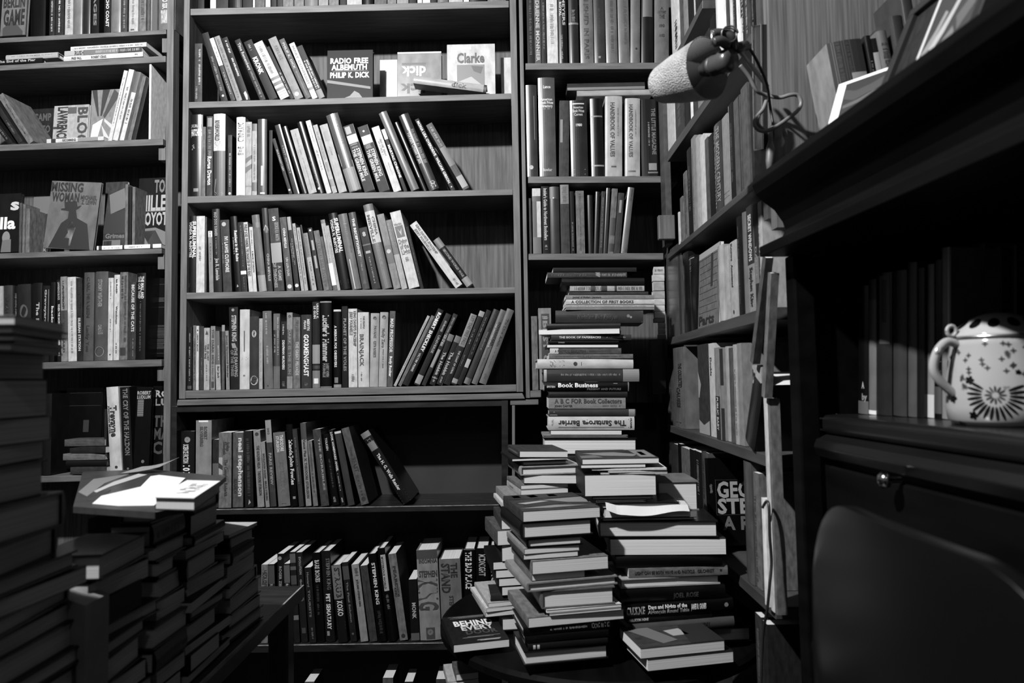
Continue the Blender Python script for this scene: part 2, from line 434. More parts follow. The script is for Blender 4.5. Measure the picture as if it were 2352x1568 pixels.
o = quadboard(FC, [(1176,1250),(1183,1250),(1183,931),(1176,931)], .0, .1, W_SIDE, 'side_panel', cor); o.matrix_parent_inverse = cori
rt, rti = bookcase('brown bookcase along the right wall, seen sharply from the side', FR,
    [(1533,160,180,1613,0,20),(1533,350,372,1742,52,76),(1533,584,596,1746,402.3,421.5),(1533,777,793,1759,705.2,735),(1533,975,990,1766,1046,1074),(1533,1176,1192,1782,1394,1423)],
    [], .2, W_RIGHT, W_RIGHT,
    [(1524,1600),(1779,2200),(1752,-1100),(1524,-500)], W_BACK)
# upright board in the corner that ends the right-hand bookcase, and a wooden block on it
k = MB(); k.box((XR-.004,YB-.055,1.272), (XR+.012,YB-.001,1.75), W_RIGHT); o = k.build('corner_post', rt); o.matrix_parent_inverse = rti
k = MB(); k.box((XR+.11,1.109,.02), (XR+.2,1.125,1.15), W_RIGHT); o = k.build('side_panel', rt); o.matrix_parent_inverse = rti
k = MB(); k.box((XR-.001,1.1095,1.17), (XR+.2,1.129,2.38), W_RIGHT); o = k.build('side_panel', rt); o.matrix_parent_inverse = rti
a = FC.hit(1514,549,-.078); b = FC.hit(1550,493,-.078)
k = MB(); k.box((a.x,a.y,a.z), (b.x,a.y+.02,b.z), W_SIDE); tag(k.build('wooden_block', bevel=.002), 'rough wooden block at the corner post below the second corner shelf', 'block')
# ---------------------------------------------------------------- middle bookcase, row by row
row(FC, (437,20,1169,1), '''
455 455 -170 14 p1
483 483 -160 13 p8
498 498 -175 26 p2
526 526 -165 30 h1
558 558 -170 21 p1
581 581 -160 4.5 p9
587 587 -165 21 p4|m~.5 .95 .2 .8 1
610 610 -170 11 p8
623 623 -150 12 p1|m~.4 .9 .3 .7 7
637 637 -150 12 p2
650 650 -160 24 p5
676 676 -160 22 p5|m~.4 .95 .3 .7 2
700 700 -155 30 h5
732 732 -160 22 p6
756 756 -160 22 p5
781 781 -165 14 p1
797 797 -160 34 p7
834 834 -170 23 h1
860 860 -160 28 p4
890 890 -160 20 p5|m
912 912 -150 26 p6
940 940 -165 16 p1
959 959 -160 10 p8
971 971 -160 17 p9
990 990 -160 13 p1
1005 1005 -160 24 h5
1031 1031 -160 32 p7
1065 1065 -170 12 p8
1079 1079 -160 38 h1
1120 1120 -160 42 p5''', 'top row of middle bookcase', 'books on the top row of the middle bookcase')
row(FC, (433,234,1174,214), '''
447 450 101 17 p3|m~.1 .7 .5 .8 7;m~.72 .95 .1 .4 6|standing alone
509 464 78 15 p1|m~.35 .85 .3 .7 5;o~.92 .5 .0035 7
531 481 90 10 p3|b~0 .44 8;m~.14 .4 .3 .7 1;m~.55 .9 .3 .7 6|with white upper spine
544.6 492 86 12.5 p6|m~.05 .4 .3 .7 2;m~.5 .95 .3 .7 2;o~.46 .5 .003 1
563 510 89 12.5 p1|m~.05 .25 .3 .7 8;m~.33 .62 .3 .7 8;P~8~.3 .88 .7 .86 .8 .93 .6 .99 .35 .99|with white lettering
598 539 94 13 p1|t~Time Remembers~.06 .5 .25 .75 6;m~.5 .95 .3 .7 4
620 560 98 19 p0|t~KRONK~.28 .56 .2 .75 9;m~.05 .2 .3 .6 6|with bold white title
645 583 102 21 p8|m~.08 .56 .25 .65 3;l~.62 .97 9 1;b~.62 .66 2;b~.71 .76 1;b~.81 .85 2|with striped foot
668 611 110 8 p1|m~.5 .9 .3 .7 7
679 616 91 19 p6|t~PHILIP K. DICK~.13 .36 .3 .7 2;b~.78 .86 2;o~.92 .45 .006 9|tallest of its shelf
703 641 93 12.5 p4|t~PHILIP K. DICK~.06 .5 .3 .7 6;m~.55 .95 .3 .7 3
718 664 102 12.5 p8|t~MARY CONFESSIT~.05 .75 .3 .7 4;b~.8 .84 3|with faint lettering
733 681 109 14 p2|m~.28 .82 .15 .45 8;m~.28 .82 .55 .85 8;b~.84 1 1|with two lines of white lettering''',
 'second shelf of middle bookcase', 'books on the second shelf of the middle bookcase')
faceout(FC, '''
751 856 115 221 h0m .03 0 .016|x~RADIO FREE~.16 .27 .06 .9 9;x~ALBEMUTH~.29 .40 .1 .88 9;x~PHILIP K. DICK~.45 .56 .06 .92 9;m~.41 .44 .1 .9 5;P~4~.5 .93 .6 .83 .7 .88 .8 1 .3 1;P~3~.0 .6 .95 .75 .95 .8 0 .66|with big white title facing forward
872 995 136 217 h8 .12 0 .01||pale and blank, behind the upside-down cover
913 1014 119 217 h6g .055 0 .02|i~dick~.3 .5 .12 .65 8;i~dick~.65 .84 .1 .75 1;b~.22 .26 2 .1 .65;b~0 .03 8|cover upside down beside the pale book
1028 1138 101 214 h8g .045 0 .016|x~Clarke~.16 .34 .2 .78 2;b~.38 .98 5 .2 .78;P~7~.2 .7 .5 .6 .78 .8 .78 .98 .2 .98;P~3~.5 .4 .75 .42 .7 .55 .55 .5;b~.04 .1 9 .08 .5|in a pale glossy jacket with a square picture
1152 1176 131 213 h8 .10 0 .012||sliver at the right end''', 'second shelf of middle bookcase', 'face-out books in the middle bookcase')
a = FC.hit(949,193,-.004); b = FC.hit(1116,214.5,-.004); t0 = FC.hit(951,176,-.004); L = (b-a).length
ax = (b-a).normalized(); upx = Vector((-ax.z,0,ax.x)); 
book(mat4(-upx, FC.n, ax, a+upx*.0235), L, .021, .041, 'h7g', 'T~dick~.28 .48 .2 .8 1;b~0 .04 1', 'silvery hardback lying askew against the upright covers, second shelf of middle bookcase', 'face-out books in the middle bookcase')
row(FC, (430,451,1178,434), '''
437 437 265 28 h1|x~HATCHING~.18 .26 .08 .95 8;l~.16 .27 2 7;m~.37 .43 .1 .9 7;b~.9 .94 5 .3 .7;x~HUMAN~.12 .16 .1 .9 6|with white title near the top
464 464 292 8.5 p5|m~.1 .4 .3 .7 2
472 475 268 16 p3|b~.02 .13 5 .15 .85;t~Rogue Dragon~.5 .86 .2 .85 8;m~.16 .5 .2 .8 5|with slanting white lettering
490 491.5 263 27 h8|t~RIVERWORLD~.08 .33 .15 .55 2;m~.34 .42 .1 .8 2;b~.45 1 1 0 1;P~5~.2 .8 .7 .66 .7 .95 .1 .95;m~.95 .98 .1 .9 8|with white upper half
523 523 311 9.5 p3|m~.3 .85 .3 .7 7;o~.96 .5 .0035 8
543 543 270.5 20 h9|t~DAYWORLD~.07 .32 .2 .85 2;x~PHILIP~.38 .41 .15 .85 2;x~JOSE~.42 .45 .3 .7 2;x~FARMER~.46 .49 .15 .85 2|clean white with thin dark title
564 562 281 14 p7|m~.04 .2 .2 .8 1;P~1~0 .5 1 .45 1 .5 0 .57;P~2~0 .62 1 .57 1 .63 0 .7;l~.87 .88 2 2|with dark slanting stripes
579 579 285 11 p7|b~0 .1 2;m~.3 .8 .3 .7 2;b~.82 .94 3
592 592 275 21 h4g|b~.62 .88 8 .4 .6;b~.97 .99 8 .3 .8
618 618 300 9 p0
663 623.6 320 8.5 p2|m~.2 .6 .2 .8 6;o~.93 .5 .003 7
676 631 289 13 p2|b~0 1 8 .72 .95;m~.3 .7 .2 .6 5|with pale stripe down its right edge
695.5 648 293 12 h1|b~.2 .45 5 .4 .6
710 666.5 300 18.5 p7|m~.07 .4 .4 .6 4;m~.45 .95 .45 .6 4
731.5 682.5 283 14 h1g|m~.5 .9 .3 .6 4;o~.93 .4 .0035 8
751 702 279 11 p8|m~.06 .32 .4 .6 1;m~.4 .68 .35 .65 1
764.5 718.5 289 10.5 p7|m~.1 .7 .2 .8 4;b~.8 .9 4
779 734 289 18.5 p7|b~.1 .24 4 .2 .75;m~.33 .45 .4 .6 1
803.5 749 267 28 h4g|m~.08 .4 .6 .8 2;P~2~0 .5 1 .62 1 .7 0 .66;b~.7 .99 5|tall and wide with paler foot
838 788 291.6 24 p2|b~.15 .27 8 .04 .96;b~.02 .13 5 .1 .6;t~STEPHEN KING~.36 .78 .52 .86 7;t~THE GREEN MILE~.36 .84 .1 .42 7;m~.28 .34 .1 .8 5;b~0 1 0 .97 1|banded, left of its twin
872 821 293.5 24 p2|b~.15 .27 8 .04 .96;o~.08 .45 .003 8;t~STEPHEN KING~.36 .78 .52 .86 7;t~THE GREEN MILE~.36 .84 .1 .42 7;m~.28 .34 .1 .8 5;b~0 1 0 .97 1|banded, right of its twin
905 853.4 294.5 17.5 p8|m~.2 .45 .45 .75 1;m~.22 .44 .2 .4 1;m~.55 .7 .5 .6 1
928 876 299 8 p1|b~0 .16 9;t~MARTAC CHRONE~.25 .78 .2 .8 9|with white head
945 870 262 19 h5g|P~1~1 .3 1 .75 .75 .62 .8 .5|tall and mottled
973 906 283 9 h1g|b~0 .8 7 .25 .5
987 916 268 23 h3g|t~TUFXEN Crossed of Jazz~.23 .64 .12 .42 7;b~0 .2 8 .3 .55;m~.2 .65 .55 .9 6;m~.88 .97 .3 .9 8
1037 953 276 9.5 p1|t~MONA LISA OVERDRIVE  WILLIAM GIBSON~.03 .9 .2 .8 8;o~.95 .5 .002 8
1064.6 978.6 288.7 15 p4|b~.36 .64 2;b~.8 .97 6;m~.05 .35 .3 .7 6|at the right end, with dark band''',
 'third shelf of middle bookcase', 'books on the third shelf of the middle bookcase')  # lengthwise pale streaks on the glossy spines are painted highlights
row(FC, (427,672,1183,659.5), '''
433.5 433.5 497 17 h1|t~SUPERLUMINAL~.07 .55 .55 .95 9;t~VONDA N. McINTYRE~.08 .54 .08 .45 8;l~.88 .92 3 5|with bold white title, at the left end
450.5 451 497 19 p8|m~.4 .6 .3 .6 4
470 470 499 4 p4
481 478 531 9.5 p6|b~0 .1 8;m~.01 .09 .3 .7 0;m~.2 .5 .35 .65 1
493 487 481 17.5 h2|t~MAD DOG SUMMER~.04 .33 .3 .65 6;m~.34 .55 .35 .55 5;t~Joe R. Lansdale~.6 .86 .3 .75 7
513 506 506 20 p3|o~.06 .4 .006 7;t~IVI LAWIS CUTHORE~.23 .73 .4 .8 8;m~.32 .6 .1 .2 6
541 529 498 15 h1|t~Resident in the Ruins~.19 .6 .5 .9 8;m~.28 .5 .15 .35 7;P~7~.4 .9 .6 .93 .3 .94
556 546 511 12.5 p2|b~.7 .75 9;m~.05 .65 .4 .6 5;m~.78 .95 .4 .6 4|with small white label
572 559 511 9.5 p8|t~PHILIP JOSE FARMER~.03 .36 .15 .85 0;t~THE DAUGHTER OF THE BEAST~.38 .78 .15 .85 3
582 572 522 8.5 p8|t~A MAZE OF DEATH~.37 .7 .3 .75 0;m~.05 .28 .3 .7 3
595 577.5 495 18 h5|m~.18 .4 .3 .8 2;b~.1 .17 4;b~.74 .78 3;b~.79 1 6
614 601 479 13 h3g|t~CHINA MIEVILLE~.55 .88 .4 .8 6;P~7~.1 .26 .5 .2 .95 .28 .9 .25 .5 .22 .2 .28;b~.22 .3 1 .2 .9
630 615.5 480 23.5 p3|b~.42 .66 6;x~S~.1 .15 .35 .7 8;t~GEORGE R.R. MARTIN~.17 .4 .55 .9 5;t~A GAME~.7 .88 .55 .85 6;t~OF THRONES~.65 .96 .1 .4 6|with glowing middle, large title
659 642 500 15 p4|t~CHINA MIEVILLE~.15 .42 .35 .7 8;t~UN LUN DUN~.55 .8 .35 .7 7;o~.94 .5 .006 8
678 658 499 11 p2|b~0 .18 6 .1 .8;m~.3 .65 .5 .7 7;m~.36 .6 .2 .35 7;o~.93 .5 .005 8
692 671 514 7 p7|m~.05 .85 .3 .7 2
700 681 523.5 10 p7|m~.05 .9 .3 .7 3
713 688.5 517 4.5 p3
717 696 536.5 10.5 p7|b~0 .42 4;t~IF YOU COULD~.03 .4 .3 .7 1;m~.5 .9 .3 .7 3
731 706.6 524.5 10 p2|b~.2 .36 6 .3 .8;b~.45 .65 6 .3 .8;o~.04 .5 .003 8
744 720 531 12.5 p5|t~THE NIGHT IS SO DARK~.15 .8 .3 .8 1;m~.84 .95 .2 .8 1
756 734 544.5 8 p4|m~.1 .8 .4 .6 2
764 735 506 12 p7|b~0 .05 3;b~.62 .93 9;b~.93 1 1;m~.1 .6 .4 .6 4
775 748 519 7 p7|m~.1 .8 .4 .6 2
784 754 492 22 h1|t~SUPERLUMINAL~.07 .52 .55 .95 9;t~VONDA N. McINTYRE~.08 .52 .08 .42 8;l~.88 .92 3 4|with bold white title, leaning in mid-shelf
808.6 775 494 22 h5g|t~Dream~.13 .3 .45 .8 2;t~the~.42 .52 .6 .85 1;l~.82 .83 2 2;b~.6 .99 8 .3 .4
833 800 490 17 h4|t~THE RECEPTIONIST~.08 .58 .35 .7 8;m~.66 .76 .4 .6 6;P~2~.5 .86 .75 .93 .25 .93
855 823.6 525 19 p2|x~8~.07 .14 .3 .7 7;b~.27 .29 0;b~.38 .42 6 .2 .8;m~.48 .9 .4 .6 6
879 834 472.5 22 h8g|b~0 .08 4;b~.46 1 4;t~CHINA~.15 .37 .6 .85 3;t~MIEVILLE~.12 .45 .15 .45 3;m~.5 .8 .4 .7 2|tallest, white between grey ends
905 865.7 494 16 p6|b~.42 .66 2;o~.5 .5 .006 7;m~.05 .35 .3 .7 5;m~.7 .95 .3 .7 5
923 886 507 13 p7|b~0 .5 3;t~The Island of~.03 .4 .55 .9 1;m~.05 .35 .1 .4 6
939.6 895.6 489 24.5 p8|x~Martin~.15 .18 .1 .8 3;b~.19 .34 1 .1 .85;P~7~.3 .22 .5 .27 .7 .22 .55 .32;x~Dying~.36 .42 .1 .9 2;x~of the~.43 .49 .15 .95 2;x~Light~.5 .56 .15 .95 2;m~.6 .65 .3 .7 3|wide, with stacked three-line title
966 931 522 7.5 p0|m~.2 .85 .4 .6 3''', 'fourth shelf of middle bookcase', 'books on the fourth shelf of the middle bookcase')
row(FC, (427,672,1183,659.5), '''
1047 941.5 518 18 p8|t~KING DAVID'S SPACESHIP~.04 .5 .55 .85 0;t~JERRY POURNELLE~.08 .42 .12 .42 3;m~.88 .97 .3 .7 2|leaning hard across the empty gap
1074 995 554 16 h2|b~0 .18 5;t~SECOND WORLD WAR~.22 .8 .35 .7 5;b~.82 .98 6|with torn pale ends''', 'leaning pair, fourth shelf of middle bookcase', 'books on the fourth shelf of the middle bookcase')
row(FC, (426,897,1186,883), '''
430.5 429.5 751.6 10.5 p1|m~.1 .85 .35 .65 7;b~.93 .98 3
442 440 748 7.5 p5|m~.2 .85 .3 .7 1
450 449.5 749 7 p8|t~LIBERTY BOAT~.12 .4 .3 .75 1;o~.07 .5 .002 0
457.5 457 750 9.5 p3|m~.5 .8 .4 .6 6
468 466.5 753.6 13.5 p7|P~1~.5 .04 .75 .11 .25 .11;t~THE GLORY~.26 .53 .55 .9 1;t~THAT WAS~.28 .5 .1 .45 1;m~.58 .85 .4 .6 3
483 481 749.5 11 p6|t~THE DARK SIDE~.05 .6 .3 .75 1;m~.62 .84 .3 .7 4;b~.87 .97 2 .2 .8
496 493 760.6 11 p7|b~0 .57 4;m~.25 .5 .6 .8 8;t~Bug Jack~.6 .8 .4 .8 1
509 507 747 8 p4|b~0 .1 6;m~.12 .5 .3 .8 1;m~.55 .85 .4 .6 5
518 515.6 760 9.5 p6|t~James Earnwood Murder~.08 .8 .3 .8 1
530 526 706 20.5 p1|o~.035 .45 .004 6;t~STEPHEN KING~.1 .42 .3 .8 7;t~THE DRAWING~.5 .85 .5 .85 6;t~OF THE THREE~.52 .84 .1 .42 5;P~6~.2 .44 .6 .44 .8 .5 .3 .5|tall, with stacked pale title
550.6 548 711.7 22.5 h8g|b~.27 .53 2 .46 .56;m~.58 .63 .1 .9 6;b~.82 .84 5 .4 .6|white and shiny
574 572 727.5 20.5 h3|o~.24 .5 .0062 7 .01;m~.2 .28 .35 .65 2;o~.88 .5 .0105 7 .013;x~SCORE~.83 .86 .2 .8 2;x~MARTIN~.88 .91 .15 .85 2|with pale oval badges
595 592.5 732 8.5 p7|m~.05 .9 .4 .6 5
606 602 715 21.5 h5g|m~.03 .3 .3 .55 7;m~.45 .7 .35 .6 7;o~.96 .45 .002 0
628 625 721 16 h5g|b~.22 .7 1;m~.05 .55 .6 .85 7;m~.28 .52 .1 .35 7
644 642 739 14 p1|m~.05 .2 .3 .6 8;t~DEAFMAN MURDERS~.28 .72 .3 .7 8;m~.9 .98 .2 .8 5
659 656.5 718.5 13 p6|b~.22 .84 2;t~DARK IS THE SUN~.22 .82 .25 .75 5;o~.05 .5 .004 1
673 671 729 16.5 p5|t~PHILIP JOSE FARMER~.04 .34 .4 .75 2;t~THE GREAT PELVADE~.35 .82 .4 .8 7
692 689 723.7 24 h3|t~MERVYN~.06 .22 .6 .85 8;t~PEAKE~.08 .2 .3 .5 8;t~GORMENGHAST~.27 .84 .3 .75 9;o~.94 .5 .0055 0|with bold white title
718 714 694 17 h2g|t~URSULA K.~.02 .2 .6 .85 8;t~LE GUIN~.05 .2 .2 .5 8;b~.5 .72 6;b~.74 .78 0;b~.8 1 5;b~.89 .95 9 .2 .8
736 732 693 26 h0|t~Lucifer's Hammer~.16 .7 .25 .8 7;t~LARRY NIVEN~.72 .88 .55 .8 5;t~POURNELLE~.72 .88 .25 .5 5;b~0 .015 6;b~.985 1 5|thick, with tall pale title
767 766 711.7 17 h0|t~A MIRROR FOR OBSERVERS~.21 .74 .1 .45 8;b~0 .025 8;b~.87 .94 5 .1 .6;b~.96 1 6|with worn white head
786 785 704 13 p0|t~PLANET OF THE VOLES~.15 .8 .3 .8 5
801 801 709.7 20.5 p8|t~KING DAVID'S SPACESHIP~.03 .48 .6 .9 0;t~JERRY POURNELLE~.04 .34 .15 .5 3;m~.84 .95 .3 .7 1|left of the four pale uprights
822 824 718 26 h8g|t~BRAINJACK~.29 .72 .2 .55 1;t~THE PEOPLE~.05 .22 .5 .65 2;m~.06 .22 .25 .35 2;m~.8 .92 .25 .4 1|widest of the pale uprights
849 852 720 19.5 h7|o~.07 .5 .005 1;t~PAVANE~.17 .34 .4 .7 2;t~KEITH ROBERTS~.38 .6 .4 .7 2
869.5 873.5 717.7 18.5 h7g|o~.07 .5 .0055 1;t~Molly Zero~.22 .48 .3 .65 2;m~.5 .75 .4 .6 1
889 896 715 12.5 p4|t~MAD PROFESSOR~.1 .55 .2 .75 8;t~Rudy Rucker~.6 .87 .3 .75 9''',
 'fifth shelf of middle bookcase', 'books on the fifth shelf of the middle bookcase')
row(FC, (426,897,1186,883), '''
904 982 727 6 p7|m~.1 .9 .4 .6 2
914.5 991.4 727 7 p5|m~.3 .95 .4 .6 1
925 1007 714 13.5 p1|t~ROBERT SHECKLEY~.04 .55 .3 .85 9;t~VICTIM PRIME~.58 .82 .3 .65 7|with bold white title
951 1025 724 13 p1|m~.1 .25 .3 .8 7;t~UNIVERSE~.3 .55 .4 .8 6;b~.86 .98 6
967 1042 724 11 p2|m~.05 .3 .3 .8 6;t~SON OF MAN~.3 .45 .2 .8 7;b~.5 .75 6 .2 .8
986 1031.6 771 13 p1|t~The Hobbit~.35 .8 .3 .8 7;b~0 .13 4;m~.84 .95 .3 .7 7;b~.85 .87 5|short, left of its twin
1002.6 1047.5 775 13.5 p1|t~The Hobbit~.33 .8 .3 .8 7;b~0 .13 4;m~.84 .95 .3 .7 7;b~0 1 4 .96 1|short, right of its twin
1019 1082 725 14.5 p1|b~0 .46 5;t~LET THE FIRE FALL~.02 .44 .3 .8 2;t~THE COAST OF CORAL~.52 .85 .4 .7 7|with pale upper half
1036 1102.7 717.7 12 p1|b~.0 .07 6;m~.25 .45 .3 .5 7;m~.6 .75 .3 .6 4;b~.92 .98 6
1049.4 1118.6 715 11 p1|m~.1 .35 .4 .6 6;b~.66 .77 7 .1 .9;m~.38 .6 .4 .6 5
1064.4 1134.5 715 15 h3|m~.05 .25 .4 .7 1;m~.3 .55 .4 .7 5;b~.92 1 4
1083 1150.4 715 14.5 h5|t~DOWNWARD~.16 .48 .55 .9 0;m~.2 .5 .2 .45 7;t~Robert Silverberg~.5 .82 .3 .6 2
1099 1164 714 18 h5|t~To Live Again~.13 .5 .4 .75 1;m~.52 .78 .45 .6 2;m~.87 .93 .3 .7 2|at the right end''',
 'right-leaning group, fifth shelf of middle bookcase', 'books on the fifth shelf of the middle bookcase')
row(FC, (404,1169,1152,1157), '''
415 416 991 31 h1|t~SCIENCE FICTION~.17 .42 .2 .6 8;t~101~.43 .56 .2 .7 9;o~.11 .5 .008 6|at the left end
449 449 966 36 h6g|t~ROBERT~.07 .22 .55 .75 2;t~SILVERBERG~.07 .3 .3 .5 3;b~0 .02 9 .2 .8|broad and pale
488 487 1010 13.5 p2|b~.35 .6 4
502 501 994 31 p5|t~John~.13 .25 .6 .85 1;t~Sladek~.12 .3 .35 .6 2;t~The Complete Roderick~.36 .85 .45 .7 2;b~.33 .56 7 .0 .3;P~2~.0 .4 .3 .44 .3 .5 0 .47
533 532 994 27 p4|t~neal stephenson~.07 .86 .55 .98 8;t~REAMDE~.62 .82 .1 .4 1|with long white name
562 558 990 20.5 p1|m~.1 .42 .3 .7 3;m~.45 .85 .3 .7 3;P~7~.5 .9 .7 .94 .4 .97
592 581.7 989 15.5 p6|t~THE GOLDEN HELIX~.2 .5 .35 .75 1;t~THEODORE STURGEON~.53 .85 .35 .75 1;o~.05 .5 .005 1
610.5 599 1015 9.5 p6|t~INVOLUTION OCEAN~.18 .56 .25 .75 1;t~BRUCE STERLING~.6 .9 .25 .75 1
621 608 965.5 14 p3|b~0 .26 6;t~202~.09 .17 .3 .65 1;t~PARIS REVIEW~.38 .75 .3 .75 6;b~.83 1 1|with pale head
640 627 994 27 h5|t~THEODORE~.04 .26 .58 .85 8;t~STURGEON~.05 .27 .25 .5 8;m~.38 .8 .3 .8 4;m~.95 .97 .2 .8 1
669 657 975 15 h0|t~Islands/John Fowles~.19 .74 .3 .85 8;b~.88 .91 6 .4 .8
687 671 986 11 h3|m~.1 .7 .3 .6 5;o~.91 .5 .002 0
703 689.5 972 12.5 p6|b~0 .2 2;t~Venus Plus X~.2 .46 .3 .75 1;t~THEODORE STURGEON~.48 .91 .3 .75 0
720 705.7 1012.5 10.5 p5|m~.05 .8 .3 .7 2
738 718 987 18 p3|t~THE BORRIBLES~.12 .8 .55 .8 6;b~.37 .63 1 .2 .5;b~.85 .95 2 .2 .7
763 740 999 16 h0|t~TOLKIEN~.05 .23 .35 .65 7;m~.35 .75 .4 .7 2;m~.88 .95 .3 .7 6
784 755 988 9 p0|t~LOOK HOMEWARD ANGEL~.03 .55 .3 .8 8;m~.58 .8 .3 .6 7;m~.9 .97 .3 .7 8
800 768 992 15 h3|b~0 .03 8
830 784 985 17.5 p4|t~THE~.28 .37 .3 .6 1;t~BEAST~.38 .58 .3 .85 1;o~.93 .5 .006 0;m~.62 .88 .3 .6 2
927 828 998.5 21 h1|b~0 .07 5;b~.14 .25 5 .1 .9;m~.08 .13 .2 .8 5;t~The H. G. Wells Reader~.31 .82 .35 .7 8;l~.84 .99 5 5|leaning far over beside the dark gap''',
 'top shelf of dark low bookcase', 'books on the top shelf of the dark low bookcase')
row(FC, (400,1484,1152,1471), '''
600 597 1297 15.5 p5|t~LET'S PUT THE~.07 .4 .5 .85 1;t~FUTURE BEHIND US~.1 .5 .15 .45 1
620 615 1296 15 p2|b~.02 .25 3;t~ROGER ZELAZNY~.25 .6 .3 .7 6
637 635 1272 15.5 p0|o~.05 .4 .005 6;t~ROGER ZELAZNY~.14 .5 .3 .7 6
657 651 1295 14 p2|b~.02 .24 4;t~ROGER ZELAZNY PROMETHEUS~.25 .85 .3 .7 7
676 665 1268 13.5 p1|b~.02 .12 4;b~.16 .2 4;b~.26 .36 3;b~.7 .75 5
692 679 1269 15 p1|t~EVOLUTION~.05 .25 .4 .75 6;t~Grant~.3 .42 .4 .7 6;o~.52 .5 .006 4;b~.84 .9 3 .2 .8
711 699 1304 15.5 p1|t~Howard~.06 .26 .3 .6 5;t~TOURISTS~.3 .66 .3 .6 5;m~.8 .95 .4 .7 5
728 717 1270 18 h0|t~BARE BONES~.08 .33 .3 .85 7;m~.36 .55 .3 .7 2;m~.57 .7 .3 .6 3
749 738 1266 20.5 h1|t~STEPHEN KING~.08 .43 .5 .9 4;t~PET SEMATARY~.47 .86 .3 .75 8;b~.88 .93 6 .2 .5
777 761 1299 21.5 h1|b~.0 .44 5;t~STRAUB~.03 .42 .3 .85 0;t~KOKO~.46 .66 .3 .85 8;l~.74 .82 3 4
806 785 1292 14 p1|b~.05 .22 3;t~The Final Solution~.25 .76 .35 .65 5;o~.9 .5 .003 4
829 807 1297 17 p6|m~.05 .15 .3 .8 1;t~JUTLAND STEPHEN KING~.2 .55 .4 .65 1
850 827 1300 17 p3|m~.2 .6 .4 .6 2
869 845 1273 18.5 h0|t~STEPHEN KING~.1 .58 .35 .75 8;m~.65 .9 .3 .8 2
892 867 1260 17 h0|b~.07 .46 7 .3 .95;t~MYSTERIOUS WORLD~.09 .44 .36 .64 0;m~.5 .65 .4 .8 5
919 891.7 1273 18 p5|t~PEARL~.14 .38 .35 .7 1;m~.36 .5 .5 .75 1;t~KING~.39 .5 .2 .45 1;o~.95 .5 .0055 1
945 938 1331 19 p0|t~MONK~.38 .64 .3 .75 7;b~.88 1 4
966 956 1264 48 h6g|b~0 .1 3;x~INSOMNIA~.1 .145 .1 .97 2;x~STEPHEN~.23 .3 .08 .97 2;t~KING~.32 .68 .05 .95 3;b~.86 .99 3 .3 .72;o~.91 .5 .008 5|with giant vertical name
1016 1008 1285 49 h5|t~THE~.05 .23 .55 .85 0;t~STAND~.05 .42 .1 .5 0;t~STEPHEN KING~.45 .9 .42 .62 2|with huge black title
1068 1062 1261 26 h0|t~THE BAD PLACE~.03 .44 .15 .7 8;t~DEAN R. KOONTZ~.52 .95 .2 .65 7;b~0 .01 5
1096 1091 1260 29 h0|t~MIDNIGHT~.06 .3 .25 .75 7;t~DEAN KOONTZ~.42 .75 .25 .75 7
1128 1125 1259 23 h0|t~STRANGERS~.06 .5 .15 .85 7''', 'bottom visible shelf of dark low bookcase', 'books on the second shelf of the dark low bookcase')
row(FC, (398,1700,1160,1690), '''
700 700 1566 22 p4
880 880 1557 24 p4
930 930 1566 20 p2
1003 1003 1560 30 p3''', 'cut-off lowest row of dark low bookcase', 'books on the lowest row of the dark low bookcase')
# ---------------------------------------------------------------- left bookcase
row(FL, (0,87,381,68), '''
-60 -60 -110 50 h2
70 70 -105 34 h0
113 113 -100 12 p2|m~.4 .95 .3 .7 7
127 127 -100 19 p2|m~.35 .95 .35 .6 8
149 149 -105 18 p7|m~.5 .9 .3 .7 4
168.5 168.5 -110 20 h5
191 191 -100 16 h2
210 210 -100 17 p0|t~AGES~.5 .9 .3 .7 5
239 239 -100 15 p1|t~PSYCHO COAST~.45 .92 .3 .75 8
255 255 -105 22 h5g
279 279 -100 13 p3|m~.5 .95 .3 .7 6
296 296 -100 21 p7|m~.4 .9 .3 .6 5;b~.96 .98 3 .2 .6
320 320 -100 15 p5|m~.4 .85 .2 .8 1
338 338 -100 6 p4
345 345 -100 16 p6|P~3~.3 .4 1 .4 1 1 .2 1
365 366 -90 37 h5|t~THE COLD SIX~.35 .7 .25 .6 8;x~THOUSAND~.72 .9 .15 .6 8|thick, overhanging the upright''', 'top row of left bookcase', 'books on the top row of the left bookcase')
faceout(FL, '''0 57 -95 85 h5 -.004 0 .012|x~BERLIN~.5 .63 .05 .95 1;x~GAME~.66 .86 .1 .95 0;P~3~.1 .9 .5 .8 .9 .95 .9 1 .1 1|cover cut off by the frame''', 'top row of left bookcase', 'face-out books in the left bookcase')
pile(FL, '''
162 336 102 112 s p8 0|m~.05 .95 .3 .7 3|topmost white spine
148 324 112 124 s p5 0|b~0 .25 7;b~.25 .7 5;b~.7 1 1;t~RUSH~.13 .26 .1 .9 0;m~.4 .98 .2 .8 7|with black and grey spine
146 328 124 135 s p8 0|t~FREE FALL~.1 .23 .2 .7 1;t~ROBERT CRAIS~.35 .54 .2 .7 1;m~.9 .93 .3 .7 1|with thin black lettering''', 'small stack on left bookcase', 'books lying on the left bookcase', d=.006)
pile(FL, '''
14 133 123 135.5 s h7 0|m~.1 .9 .5 .7 4
-60 98 136 146.8 s h1 0|t~The End of the Pier~.35 .9 .25 .75 7''', 'pair lying at far left of left bookcase', 'books lying on the left bookcase', d=-.004)
